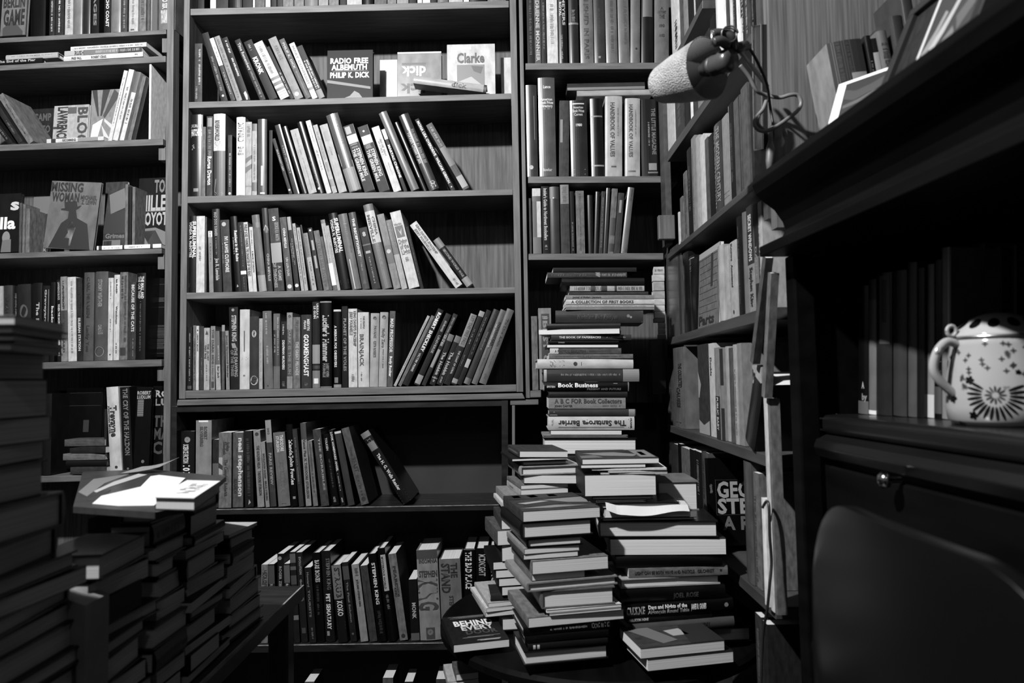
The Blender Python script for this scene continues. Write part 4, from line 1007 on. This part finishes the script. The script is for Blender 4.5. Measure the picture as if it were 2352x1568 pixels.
pile(FC, '''
1468 1671 1478 1503 p p3 12|^P~1~.0 .0 1 .0 1 .4 0 .3;^P~7~.3 .35 .6 .3 .62 .5 .35 .55;^P~5~.1 .7 .8 .5 .9 .7 .2 .95|with dark picture cover
1484 1692 1503.5 1531 p p1 12||in shade under the picture-cover book''', 'right front edge of round table', 'loose books on the round table', d=-.695, ratio=.10)
pile(FC, '''
1600 1728 1440 1474 p h1 4||poking out at far right of the table''', 'round table', 'loose books on the round table', d=-.55, ratio=.12)
pile(FC, '''
1512 1606 1104 1172 h h6 0||big pale box-like''', 'resting behind the receipt', 'books in the right pile on the round table', d=-.5, ratio=.12)
pile(FC, '''
1048 1099 1545 1561 h p4 12
1030 1099 1561.5 1580 h p7 12
1040 1105 1581 1640 h h1 10
1040 1105 1641 1700 h h1 8
1040 1105 1701 1770 h h1 10
1040 1105 1771 1850 h h1 9''', 'small floor stack below the table edge', 'books stacked on the floor', d=-.4, ratio=.17)
# long paper receipt lying over the pile
k = MB(); rc = simple('receipt_paper', .62, .6)
c0 = Fr((0,1.292,0),(1,0,0),(0,1,0)); n = 24; vs = []
zt = c0.uv(1480,1166.5)[1]
for i in range(n+1):
    u = i/n; x = 1392+190*u; s_ = c0.uv(x,1160)[0]; z = zt+.0025+.0015*math.sin(u*9)+(.008*max(0,1-u*7))
    vs += [(s_,1.29-.004,z-.012-.003*math.sin(u*5)), (s_,1.30,z), (s_+.003,1.355,z+.003)]
k.add(vs, [(3*i+j,3*i+3+j,3*i+4+j,3*i+1+j) for i in range(n) for j in (0,1)], rc)
for i in range(4, n-1):
    a_, b_ = Vector(vs[3*i+1]), Vector(vs[3*i+2]); up_ = Vector((0,0,.0006)); w_ = Vector((.0009,0,0)); a2 = a_.lerp(b_,.15); b2 = a_.lerp(b_,.85)
    k.add([a2+up_,a2+up_+w_,b2+up_+w_,b2+up_], [(0,1,2,3)], gray(2,'i'))
o = k.build('receipt'); so = o.modifiers.new('thick','SOLIDIFY'); so.thickness = .0002
tag(o, 'long white ruled paper receipt draped over the right pile', 'receipt')
# ---------------------------------------------------------------- side table at the left with its stacks
st = empty('side_table', (-.76,.88,0)); tag(st, 'dark rectangular side table at lower left under blurred stacks', 'table')
def sub(name, parent, fn, smooth=False, bevel=0):
    k = MB(); fn(k); return k.build(name, parent, smooth, bevel)
sub('table_top', st, lambda k: k.box((-.3,-.6,.464), (.3,.61,.494), W_OLD), bevel=.004)
sub('worn_edge', st, lambda k: k.box((.298,-.6,.4905), (.3015,.61,.4948), MATS['worn_edge']))
for sx in (-1,1):
    for sy in (-1,1): sub('leg', st, lambda k: k.box((sx*.27-.02,sy*.56-.02,0), (sx*.27+.02,sy*.56+.02,.464), W_OLD), bevel=.003)
def sidepile(xl, xr, ytop, zb, where, group, seed, tones, thick, cap=None, xrf=None, ratio=.2):
    random.seed(seed); L = []; xm = (xl+xr)/2; y = ytop; i = 0
    Ym = 752/(1190-xm); yb = 870+.018*(1190-xm)+(.92-zb)*1600/Ym; pp = 1600/Ym
    while y < yb-.012*pp:
        h = random.choice(thick)*pp
        if yb-(y+h) < .012*pp: h = yb-y
        t = random.choice(tones); kd = random.choice('ph'); fc = random.choice('ppphHs')
        if cap and i < len(cap): kd, t, fc, h = cap[i][0], cap[i][1], cap[i][2], cap[i][3]*pp
        a = xl+random.uniform(-.006,.004)*pp; b = xr+random.uniform(-.016,.006)*pp
        if xrf: b = xrf(y)+random.uniform(-6,6)
        sp = 'm~.1 .8 .3 .7 4' if fc == 's' and random.random() < .5 else ''
        L.append(f"{a:.1f} {b:.1f} {y:.1f} {y+h:.1f} {fc} {kd}{t} {random.uniform(-5,5):.1f} {random.uniform(0,.012):.4f}|{sp}|"); y += h+.3; i += 1
    # correct for the changing middle of each entry
    out = []
    for e in L:
        f = e.split(); m = (float(f[0])+float(f[1]))/2; k_ = (1190-m)/(1190-xm)
        hz = 870+.018*(1190-xm); hz2 = 870+.018*(1190-m)
        f[2] = f"{hz2+(float(f[2])-hz)*k_:.1f}"; f[3] = f"{hz2+(float(f[3])-hz)*k_:.1f}"; out.append(' '.join(f))
    pile(FS, '\n'.join(out), where, group, ratio=ratio, page=PAGED)
sidepile(-200, 118, 808, .4945, 'tall blurred stack at left edge', 'books in the stack at the left edge', 3, [0,1,1,2,2], [.018,.024,.03,.036], xrf=lambda y: 118 if y < 1150 else (160 if y < 1320 else 200))
pile(FC, '''
-300 10 722 745 h p7 12
-310 14 746 768 h h1 10
-300 4 769 782 h p7 14
-305 8 783 808.5 h h1 12''', 'crowning the stack at left edge', 'books in the stack at the left edge', d=-1.3, ratio=.10)
sidepile(222, 351, 1246, .4945, 'second stack from left on side table', 'books in the stacks on the side table', 5, [0,1,2], [.018,.024,.032], cap=[('h',0,'p',.03)])
sidepile(358, 431, 1160, .4945, 'third stack from left on side table', 'books in the stacks on the side table', 8, [0,1,2,3], [.015,.022,.03])
sidepile(440, 524, 1128, .4945, 'fourth stack from left on side table', 'books in the stacks on the side table', 11, [0,1,1,2], [.016,.024,.03])
sidepile(531, 600, 1209, .4945, 'lower stack at far end of side table', 'books in the stacks on the side table', 14, [1,2,2], [.014,.022,.03], cap=[('p',7,'h',.006)])
random.seed(21)
def HZ(px, py, z):
    r = ray(px, py); return EYE+r*((z-EYE.z)/r.z)
def sheet(name, pts, z, t, m, label, cat, extra=None, group=None):
    k = MB(); q = [HZ(x,y,z) for x,y in pts]; k.prism([(p.x,p.y) for p in q], z-t, z, m)
    if extra:
        for tone, ps in extra:
            e = [HZ(x,y,z) for x,y in ps]; k.prism([(p.x,p.y) for p in e], z, z+.0004, gray(tone,'i'))
    return tag(k.build(name), label, cat, group)
sheet('magazine', [(168,1163),(356,1176),(440,1160),(519,1094),(345,1077),(190,1083)], .7660, .008, gray(3,'g'), 'dark glossy magazine spread over the stacks on the side table', 'magazine',
      [(5,[(180,1130),(215,1100),(300,1088),(240,1110),(200,1140)]),(7,[(222,1131),(252,1118),(338,1090),(318,1088),(262,1106),(215,1128)]),(1,[(200,1150),(235,1133),(255,1125),(230,1148)])])
sheet('paper_sheet', [(212,1156),(233,1138),(323,1117),(346,1093),(366,1090),(426,1097),(401,1121),(354,1160),(272,1161)], .7672, .0006, simple('white_paper', .55, .7), 'torn white sheet of paper on top of the dark magazine', 'paper')
k = MB(); z0, z1 = .7664, .782
q = [(356,1141),(446,1143),(506,1104),(430,1102)]; a = [HZ(x,y,z1) for x,y in q]
cv = gray(3,'g'); r = empty('book', (a[0].x,a[0].y,z0)); tag(r, 'white-topped book with scribbled note, on the sheet of paper', 'book')
rel = [(p.x-a[0].x,p.y-a[0].y) for p in a]
k.prism(rel, z1-z0-.001, z1-z0, simple('white_paper',.8,.7)); k.prism(rel, 0, .001, cv)
for i in range(26):
    u, v = random.uniform(.35,.75), random.uniform(.2,.8)
    A, B, C_, D_ = [Vector((*p,0)) for p in rel]; p = A.lerp(B,u).lerp(D_.lerp(C_,u),v)
    k.box((p.x-.003,p.y-.001,z1-z0), (p.x+.004,p.y+.0015,z1-z0+.0003), gray(1,'i'))
k.build('cover', r)
k = MB(); c = sum((Vector((*p,0)) for p in rel), Vector())/4
k.prism([((p[0]-c.x)*.97+c.x,(p[1]-c.y)*.97+c.y) for p in rel], .0011, z1-z0-.0011, PAGED); k.build('page_block', r)
# curled paper behind the magazine
k = MB(); vs = []
for i in range(9):
    t = i/8; p = HZ(292+88*t, 1084-4*t, .768); vs += [p+Vector((0,-.02,.001+.008*t*t)), p+Vector((.01,.03,.006+.014*t*t))]
k.add(vs, [(2*i,2*i+2,2*i+3,2*i+1) for i in range(8)], gray(6,'m')); o = k.build('paper_slip'); so = o.modifiers.new('t','SOLIDIFY'); so.thickness = .0004
tag(o, 'grey slip of paper curling up at the back of the magazine', 'paper')
r = empty('magazine_file', (-.4845,.775,.4945)); tag(r, 'upright pale box file standing at the front of the side table', 'box file')
sub('case', r, lambda k: (k.box((-.019,-.022,0),(.0185,.022,.192), simple('box_file_card', .2, .6, (30,30,30), .2)), k.prism([(-.019,.192),(.0185,.192),(.0185,.1925),(-.019,.205)], -.022, .022, MATS['box_file_card'], ax=1)), bevel=.002)
sub('label', r, lambda k: k.box((-.010,-.0225,.1),(.010,-.0218,.15), gray(4,'m')))
# ---------------------------------------------------------------- the dark cabinet (hutch) at the right
ca, sa = math.cos(.056), math.sin(.056)
HM = Matrix(((ca,-sa,0,.4404),(sa,ca,0,1.05),(0,0,1,0),(0,0,0,1)))
hu = empty('writing_cabinet', mat=HM); tag(hu, 'dark mahogany writing cabinet with heavy cornice along the right side', 'cabinet')
DZ = .8596; N0 = -.72
MG = simple('polished_mahogany', .008, .25, (30,4,30), .4)
sub('desk_top', hu, lambda k: k.prism([(0,DZ-.006),(.006,DZ),(.46,DZ),(.46,DZ-.026),(.004,DZ-.026),(0,DZ-.02)], N0, -.002, MG, ax=1), bevel=.003)
sub('moulding', hu, lambda k: k.prism([(-.016,DZ-.045),(-.012,DZ-.034),(.01,DZ-.027),(.45,DZ-.027),(.45,DZ-.06),(-.008,DZ-.06)], N0+.01, -.001, MG, ax=1), bevel=.002)
sub('drawer_rail', hu, lambda k: k.box((.002,N0+.02,DZ-.185), (.45,-.002,DZ-.061), W_MAHOG))
dr = sub('drawer', hu, lambda k: k.box((-.006,N0+.06,DZ-.165), (.0015,-.05,DZ-.07), W_MAHOG), bevel=.003)
kp = ray(2068,1101)
HMi = HM.inverted(); e_ = HMi @ EYE; d_ = HMi.to_3x3() @ kp; kk = e_+d_*((-.008-e_.x)/d_.x)
sub('knob', dr, lambda k: k.lathe([(.004,0),(.004,.012),(.009,.016),(.010,.021),(.006,.026),(.001,.027)], kk, (-1,0,0), simple('brass', .35, .15, metal=1), 24), True)
sub('side_post', hu, lambda k: k.box((-.035,-.03,0), (-.004,0,1.096), W_MAHOG), bevel=.003)
sub('side_panel', hu, lambda k: (k.box((-.004,-.022,0),(.45,-.002,DZ-.186), W_MAHOG), k.box((.0,-.009,DZ+.0005),(.45,-.002,1.096), W_MAHOG)))
sub('side_panel', hu, lambda k: (k.box((-.004,N0,0),(.45,N0+.02,DZ-.186), W_MAHOG), k.box((.0,N0,DZ+.0005),(.45,N0+.02,1.096), W_MAHOG)))
sub('back_panel', hu, lambda k: k.box((.451,N0,0), (.462,-.002,1.09), W_MAHOG))
sub('cornice', hu, lambda k: k.prism([(-.073,1.097),(-.073,1.112),(-.038,1.126),(-.032,1.138),(-.036,1.150),(-.048,1.168),(-.066,1.182),(-.076,1.192),(-.081,1.206),(-.078,1.217),(-.068,1.222),(.46,1.222),(.46,1.097)], N0-.02, .0, W_MAHOG, ax=1), bevel=.0015)
FHB = Fr((.497,1.0,0), (.287,-.958,0), (.958,.287,0))
FH2 = Fr((.665,0,0), (.056,-1,0), (1,.056,0))
row(FHB, (1965,946,2290,966), '''
1972 1972 660 23 h0|x~A~.75 .8 .5 .7 7;x~by~.84 .89 .5 .9 6;b~.9 1 4
1996 1996 644 17 h5g|b~.0 .15 2;b~.97 1 9
2014 2014 632 35 h2|b~.02 .5 4 .3 .9;b~.05 .35 1 .45 .75
2052 2052 626 31 h3
2086 2086 606 20 h4g
2107 2107 618 20 h1
2128 2128 610 18 h6g|b~.85 1 8
2147 2147 600 16 h0|l~.4 .7 6 5;b~.8 .97 3
2164 2164 572 20 h6g|b~0 .8 8 .75 .9''', 'inside the dark cabinet', 'books inside the dark cabinet', maxD=.09, zfix=DZ)
row(FH2, (1965,946,2290,966), '''
2188 2188 585 34 h3
2228 2227 568 36 h4|b~.3 .9 5 .2 .8
2268 2267 575 30 h2
2302 2301 572 34 h1''', 'behind the jug in the dark cabinet', 'books inside the dark cabinet', maxD=.13, zfix=DZ)
# books and pictures on top of the cabinet
FT = Fr((0,.985,0), (1,0,0), (0,1,0))
row(FT, (1900,362,2120,358), '''
1948 1898 102 80 h6|b~0 1 2;b~0 1 5 .1 .12;b~0 1 5 .16 .18;b~0 1 4 .38 .4;b~0 1 4 .45 .47;b~0 1 4 .62 .64;m~.02 .98 .2 .34 4;m~.02 .98 .5 .6 4;b~.29 .47 7 .52 .98 .0009;x~THE W~.33 .36 .65 .95 1;x~OF~.38 .41 .8 .95 1|with ornate banded spine and pale label
2033 1984 84 14 h1|m~.2 .9 .3 .7 5
2048 1999 90 14 p1|b~.12 .55 7;P~7~.1 .55 .8 .55 .2 .62
2066 2010 74 25 h5|m~.1 .5 .2 .8 2;o~.55 .5 .005 2;o~.65 .4 .006 2;o~.75 .6 .005 2
2092 2041 40 30 h3
2123 2062 -25 28 h3g|b~0 1 5 .1 .14''', 'on top of the dark cabinet', 'books on top of the dark cabinet', maxD=.07, dj=.004)
def card(name, TL, TR, BL, m, t, label, cat, deco=None, par=None):
    x = TR-TL; y = BL-TL; n = x.cross(y).normalized()
    k = MB(); c = [TL,TR,TR+y,BL]; k.hexa([p for p in c]+[p+n*t for p in c], m)
    S = lambda u,v,h: TL+x*u+y*v-n*h
    if deco: items(k, deco, S, 9, (x.length, y.length))
    o = k.build(name, par)
    if par: return o
    return tag(o, label, cat)
TL, TR, BL = P(1927,194,.955), P(2047,168,.90), P(1897,304,.88); TR.z = TL.z
o = card('photo_print', TL, TR, BL, simple('white_card', .85, .4), .0006, 'white-bordered dark photograph leaning on the cabinet cornice', 'photograph', 'b~.07 .97 1 .17 .97;P~3~.17 .2 .4 .3 .7 .25 .97 .15 .97 .4 .7 .42 .4 .5 .17 .4;P~4~.2 .55 .5 .5 .95 .35 .95 .42 .5 .58 .22 .62;P~2~.17 .75 .6 .6 .97 .5 .97 .97 .17 .97')
# framed picture
BL = P(2041,182,.80); TL = P(2102,28,.80); TR = P(2345,-175,.62); BL = TL+(BL-TL)*1.0
y = (BL-TL); y = y*((TL.z-1.2238)/(TL.z-BL.z)) if BL.z < TL.z else y
BL = TL+y; fr = empty('picture_frame', TL); tag(fr, 'dark framed picture with pale blurred shapes leaning on the cabinet', 'picture')
bpy.context.view_layer.update(); fi = fr.matrix_world.inverted()
x = TR-TL; nn = x.cross(y).normalized(); FRM = simple('black_frame_wood', .02, .35)
def bar(k, u0,u1,v0,v1):
    c = [TL+x*u+y*v for u,v in ((u0,v0),(u1,v0),(u1,v1),(u0,v1))]; k.hexa([p-nn*.006 for p in c]+[p+nn*.008 for p in c], FRM)
k = MB()
for q in ((0,1,0,.09),(0,1,.91,1),(0,.08,.09,.91),(.92,1,.09,.91)): bar(k, *q)
o = k.build('frame', fr, bevel=.001); o.matrix_parent_inverse = fi
o = card('print', TL+x*.08+y*.09, TL+x*.92+y*.09, TL+x*.08+y*.91, gray(2,'m'), .002, '', '', 'b~.0 1 8 .3 .34;b~.0 1 2 .34 1;P~6~.36 .7 .45 .5 .5 .3 .55 .35 .5 .6 .4 .85;P~7~.46 .7 .6 .35 .64 .2 .68 .3 .6 .6 .5 .8;P~5~.55 .8 .7 .6 .75 .7 .6 .95;P~4~.7 .5 .85 .3 .9 .5 .78 .7', fr); o.matrix_parent_inverse = fi
# ---------------------------------------------------------------- painted jug on the desk
jc = P(2304,973,.785); jc.z = DZ+.0005
jug = empty('lidded_jug', jc); tag(jug, 'white lidded jug painted with flowers, on the cabinet desk', 'jug')
m, nt, b = node_mat('flower_glaze'); MATS['fg'] = m; b.inputs['Roughness'].default_value = .08
tc = nt.nodes.new('ShaderNodeTexCoord'); v1 = nt.nodes.new('ShaderNodeTexVoronoi'); v1.inputs['Scale'].default_value = 42
nz = nt.nodes.new('ShaderNodeTexNoise'); nz.inputs['Scale'].default_value = 120; mx = nt.nodes.new('ShaderNodeMix'); mx.data_type = 'VECTOR'; mx.inputs[0].default_value = .012
nt.links.new(tc.outputs['Object'], nz.inputs[0]); nt.links.new(tc.outputs['Object'], mx.inputs[4]); nt.links.new(nz.outputs[1], mx.inputs[5]); nt.links.new(mx.outputs[1], v1.inputs[0])
cr = nt.nodes.new('ShaderNodeValToRGB'); cr.color_ramp.elements[0].position = .16; cr.color_ramp.elements[0].color = (.02,.02,.02,1); cr.color_ramp.elements[1].position = .24; cr.color_ramp.elements[1].color = (.16,.16,.16,1)
nt.links.new(v1.outputs['Distance'], cr.inputs[0]); nt.links.new(cr.outputs[0], b.inputs['Base Color'])
bp = [(0,0),(.046,0),(.0525,.006),(.0545,.02),(.0535,.045),(.050,.07),(.047,.088),(.0465,.096),(.043,.098),(.040,.09)]
jr = lambda h: next(a[0]+(b_[0]-a[0])*(h-a[1])/(b_[1]-a[1]) for a,b_ in zip(bp[1:], bp[2:]) if a[1] <= h <= b_[1])
def petals(k, th0, h0, r0, n, lo, wd, tone, a0=0, a1=6.283):
    for i in range(n):
        a = a0+(a1-a0)*i/n
        ps = []
        for j in range(10):
            t = 2*math.pi*j/10; lx = r0+lo*(1+math.cos(t))/2; ly = wd*math.sin(t)
            h = h0+lx*math.sin(a)+ly*math.cos(a); s_ = lx*math.cos(a)-ly*math.sin(a); h = min(max(h,.007),.094)
            r = jr(h)+.0005; th = th0+s_/r; ps.append((r*math.cos(th), r*math.sin(th), h))
        k.add(ps, [tuple(range(10))], gray(tone,'g'))
tv = math.atan2(-jc.y, -jc.x)
def bodyf(k):
    k.lathe(bp, (0,0,0), (0,0,1), m, 64)
    petals(k, tv-.1, .034, .012, 18, .016, .0016, 1, 2.6, 6.9)
    petals(k, tv-.1, .034, .003, 12, .007, .001, 3)
    for a_, h_, r_ in ((.75,.052,.009),(-.55,.05,.005),(-.95,.03,.006),(.3,.058,.003),(1.2,.03,.008),(.55,.012,.007),(-.5,.012,.005)): petals(k, tv+a_, h_, 0, 5, r_, r_*.35, 0)
    for i in range(26): petals(k, tv+random.uniform(-1.3,1.3), random.uniform(.055,.09), 0, 4, .003, .0007, 3)
sub('body', jug, bodyf, True)
def lidf(k):
    k.lathe([(.0475,.0975),(.0485,.0995),(.046,.1015),(.040,.108),(.03,.117),(.018,.1225),(.008,.1245),(0,.125)], (0,0,0), (0,0,1), simple('white_enamel', .42, .1), 56)
    for i in range(9):
        a = tv-1.6+i*.5; ps = []
        for j in range(10):
            t = 2*math.pi*j/10; r = .036+.006*math.cos(t); th = a+.16*math.sin(t); hh = .108+(.040-r)/(.010)*.009+.0006; ps.append((r*math.cos(th), r*math.sin(th), hh))
        k.add(ps, [tuple(range(10))], gray(0,'g'))
sub('lid', jug, lidf, True)
sub('rim', jug, lambda k: k.tube([(.0475*math.cos(2*math.pi*i/48),.0475*math.sin(2*math.pi*i/48),.0972) for i in range(49)], .0014, simple('pewter', .45, .25, metal=1), 6, False), True)
hd = Vector((-1,0,0))
sub('handle', jug, lambda k: k.tube(smooth_path([hd*.046+Vector((0,0,.090)), hd*.058+Vector((0,0,.093)), hd*.069+Vector((0,0,.082)), hd*.074+Vector((0,0,.064)), hd*.068+Vector((0,0,.050)), hd*.052+Vector((0,0,.034))]), .0048, MATS['fg'], 12), True)
sub('thumb_knob', jug, lambda k: k.tube([hd*(.052+.005*math.cos(t))+Vector((0,0,.105+.006*math.sin(t))) for t in [2*math.pi*i/12 for i in range(13)]], .0022, MATS['white_enamel'], 8, False), True)
# ---------------------------------------------------------------- chair
ch = empty('chair', (.292,.512,0)); tag(ch, 'dark smooth chair with rounded back pushed up to the cabinet', 'chair')
LE = simple('dark_leather', .004, .28, None, .2, 0, .35)
def backf(k):
    NU, NV = 28, 14; g = {}
    W_, zt_, zb_ = .20, .808, .46
    for s in (0,1):
        for i in range(NU+1):
            for j in range(NV+1):
                u = -1+2*i/NU; v = j/NV
                z = zb_+(zt_-zb_)*v; rr = .42
                top = 1 if abs(u) < .4 else math.sqrt(max(0,1-((abs(u)-.4)/.6)**2))
                z = zb_+(zt_-zb_)*v*(.56+.44*top)
                y = u*W_*(.86+.14*math.sin(v*2.2)); x = .012*(1-u*u)*-1+.03*(1-v)**2*0+.006*u*u-.012*v
                g[(s,i,j)] = len(k.v); k.v.append((x+s*.012, y, z))
    mi = k.mi(LE)
    F = lambda *q: (k.f.append(tuple(q)), k.m.append(mi))
    for i in range(NU):
        for j in range(NV):
            F(g[0,i,j],g[0,i,j+1],g[0,i+1,j+1],g[0,i+1,j]); F(g[1,i,j],g[1,i+1,j],g[1,i+1,j+1],g[1,i,j+1])
        F(g[0,i,NV],g[1,i,NV],g[1,i+1,NV],g[0,i+1,NV]); F(g[0,i,0],g[0,i+1,0],g[1,i+1,0],g[1,i,0])
    for j in range(NV):
        for i in (0,NU): F(g[0,i,j],g[1,i,j],g[1,i,j+1],g[0,i,j+1])
o = sub('backrest', ch, backf, True); 
bv = o.modifiers.new('b','BEVEL'); bv.width = .0058; bv.segments = 4
sub('seat', ch, lambda k: k.box((.0,-.145,.42), (.36,.17,.46), LE), bevel=.015)
sub('trim', ch, lambda k: k.tube(smooth_path([(.012,.188,.58),(.018,.185,.66),(.012,.172,.735)],4), .004, simple('steel', .5, .2, metal=1), 8), True)
for sx in (.03,.33):
    for sy in (-.12,.12): sub('leg', ch, lambda k: k.tube([(sx,sy,.42),(sx+(-.02 if sx<.1 else .02),sy*1.1,0)], .011, MATS['steel'], 10), True)
# ---------------------------------------------------------------- clip lamp
lamp = empty('clip_lamp', P(1660,110,1.05)); tag(lamp, 'clip lamp with crumpled paper shade hanging off the right-hand bookcase', 'lamp')
bpy.context.view_layer.update(); li = lamp.matrix_world.inverted()
def lpart(name, fn, parent=None, smooth=True):
    o = sub(name, parent or lamp, fn, smooth)
    o.matrix_parent_inverse = li if not parent else (parent.matrix_world.inverted())
    return o
m, nt, b = node_mat('crumpled_shade'); b.inputs['Roughness'].default_value = .55; vary(nt, b, .15, (30,30,30), .35)
nz = nt.nodes.new('ShaderNodeTexNoise'); nz.inputs['Scale'].default_value = 45; bm = nt.nodes.new('ShaderNodeBump'); bm.inputs['Strength'].default_value = .9; bm.inputs['Distance'].default_value = .006
nt.links.new(nz.outputs[0], bm.inputs['Height']); nt.links.new(bm.outputs[0], b.inputs['Normal'])
tr = nt.nodes.new('ShaderNodeBsdfTranslucent'); tr.inputs[0].default_value = (.35,.35,.35,1); ms = nt.nodes.new('ShaderNodeMixShader'); ms.inputs[0].default_value = .1
nt.links.new(b.outputs[0], ms.inputs[1]); nt.links.new(tr.outputs[0], ms.inputs[2]); nt.links.new(ms.outputs[0], nt.nodes['Material Output'].inputs[0])
Rc = P(1624,157,1.0); Sc = P(1513,198,1.08); axs = (Rc-Sc); Ls = axs.length; axs.normalize()
def shade(k):
    prof = [(.0,.004),(.018,.001),(.0255,.002),(.0285,.008),(.0365,Ls*.45),(.0435,Ls*.9),(.0445,Ls)]
    k.lathe(prof, Sc, axs, m, 48); None
    k.tube([Rc+(axs.orthogonal().normalized()*math.cos(t)+axs.cross(axs.orthogonal().normalized())*math.sin(t))*.0445 for t in [2*math.pi*i/40 for i in range(41)]], .0007, m, 6, False)
lpart('shade', shade)
BK = simple('black_bakelite', .05, .3); SO = Rc+axs*.046; sd_ = -axs
lpart('socket', lambda k: (k.lathe([(0,0),(.014,.0),(.0165,.006),(.0165,.018),(.014,.022),(.0145,.034),(.011,.038)], SO, sd_, BK, 28)))
lpart('collar', lambda k: k.lathe([(.0115,.030),(.0135,.034),(.0135,.040),(.0105,.042),(.0125,.046),(.0100,.050),(.0095,.056)], SO, sd_, simple('dull_steel', .35, .3, metal=1), 28))
lpart('bulb', lambda k: k.lathe([(.0095,.054),(.012,.062),(.020,.078),(.0235,.092),(.020,.106),(.010,.114),(0,.116)], SO, sd_, simple('dusty_glass', .5, .12), 28))
cl = [P(1650,92,0.960), P(1672,84,0.960), P(1690,100,0.970), P(1700,118,0.980)]
lpart('clamp', lambda k: (k.tube(smooth_path([P(1637,80,0.960),P(1648,76,0.960),P(1664,78,0.960),P(1682,88,0.960),P(1686,112,0.970)],5), .0065, BK, 12), k.tube(smooth_path([P(1640,98,.955),P(1655,94,.955),P(1672,104,0.960)],5), .007, BK, 12), k.tube([P(1686,112,0.970),P(1712,106,0.990)], .008, BK, 14),
     k.tube([P(1635,70,0.960),P(1636,102,0.960)], .0022, MATS['dull_steel'], 8)))
lpart('spring', lambda k: k.tube([cl[1]+Vector((.0,.0,0))+Vector((math.cos(t)*.011, t*.0009-.01, math.sin(t)*.011)) for t in [i*.4 for i in range(70)]], .0013, BK, 6))
lpart('arm', lambda k: k.tube([P(1664,71,0.960),P(1700,118,0.980),P(1762,198,1.06)], .0034, simple('grey_steel', .2, .35, metal=.8), 10))
ce = [(1716,104,0.990),(1732,128,1.000),(1748,160,1.010),(1762,196,1.020),(1769,245,1.066),(1776,290,1.066),(1778,330,1.066),(1779,398,1.066)]
CB = simple('black_cable', .015, .4); CG = simple('grey_cable', .16, .5)
def pp(L): return smooth_path([P(*q) for q in L], 8)
lpart('cable', lambda k: k.tube(pp(ce), .0021, CB, 8))
lpart('plug', lambda k: k.tube([P(1770,322,1.06),P(1770,340,1.06),P(1768,370,1.06),P(1768,399,1.06)], [.003,.0065,.0062,.004], simple('grey_rubber', .12, .5), 12))
o = MB(); o.tube(pp([(1700,150,1.04),(1722,178,1.045),(1738,208,1.05),(1760,218,1.055),(1790,224,1.05),(1815,218,1.045),(1832,219,1.045),(1840,236,1.045),(1832,254,1.045),(1806,275,1.05),(1780,292,1.05),(1758,301,1.05),(1742,298,1.05),(1733,285,1.05),(1738,268,1.05),(1752,252,1.05),(1760,232,1.055)]), .0030, CG, 10)
o.tube(pp([(1752,252,1.052),(1742,268,1.05),(1742,286,1.052),(1760,300,1.056),(1776,292,1.058)]), .0028, CG, 10)
tag(o.build('cord_loop', smooth=True), 'pale looped electric cord hanging in front of the plywood wall', 'cord')
o = MB(); o.tube(pp([(1751,1166,1.105),(1760,1152,1.10),(1766,1162,1.09),(1768,1230,1.085),(1772,1290,1.085),(1768,1340,1.08),(1762,1400,1.08),(1752,1460,1.09),(1748,1568,1.09),(1746,1700,1.09)]), .0022, CB, 8)
tag(o.build('black_cord', smooth=True), 'thin black cord running down in front of the near end of the shelves', 'cord')
# glass-fronted picture frame standing in the right-hand bookcase near its end
pf = empty('narrow_frame', FR.pt(0,1.35,0)); tag(pf, 'narrow dark frame with bright metal edge at the end of the third row', 'picture')
bpy.context.view_layer.update(); pi = pf.matrix_world.inverted()
c = [FR.uv(*q) for q in ((1741,345),(1760,342),(1757,56),(1736,60))]
k = MB(); k.hexa([FR.pt(u,z,-.004) for u,z in c]+[FR.pt(u,z,.004) for u,z in c], simple('frame_dark', .015, .2)); o = k.build('panel', pf); o.matrix_parent_inverse = pi
k = MB(); q = [FR.pt(u,z,-.006) for u,z in c]
k.tube(q+[q[0]], .0013, simple('bright_metal_edge', .6, .25, metal=1), 6); o = k.build('frame', pf); o.matrix_parent_inverse = pi
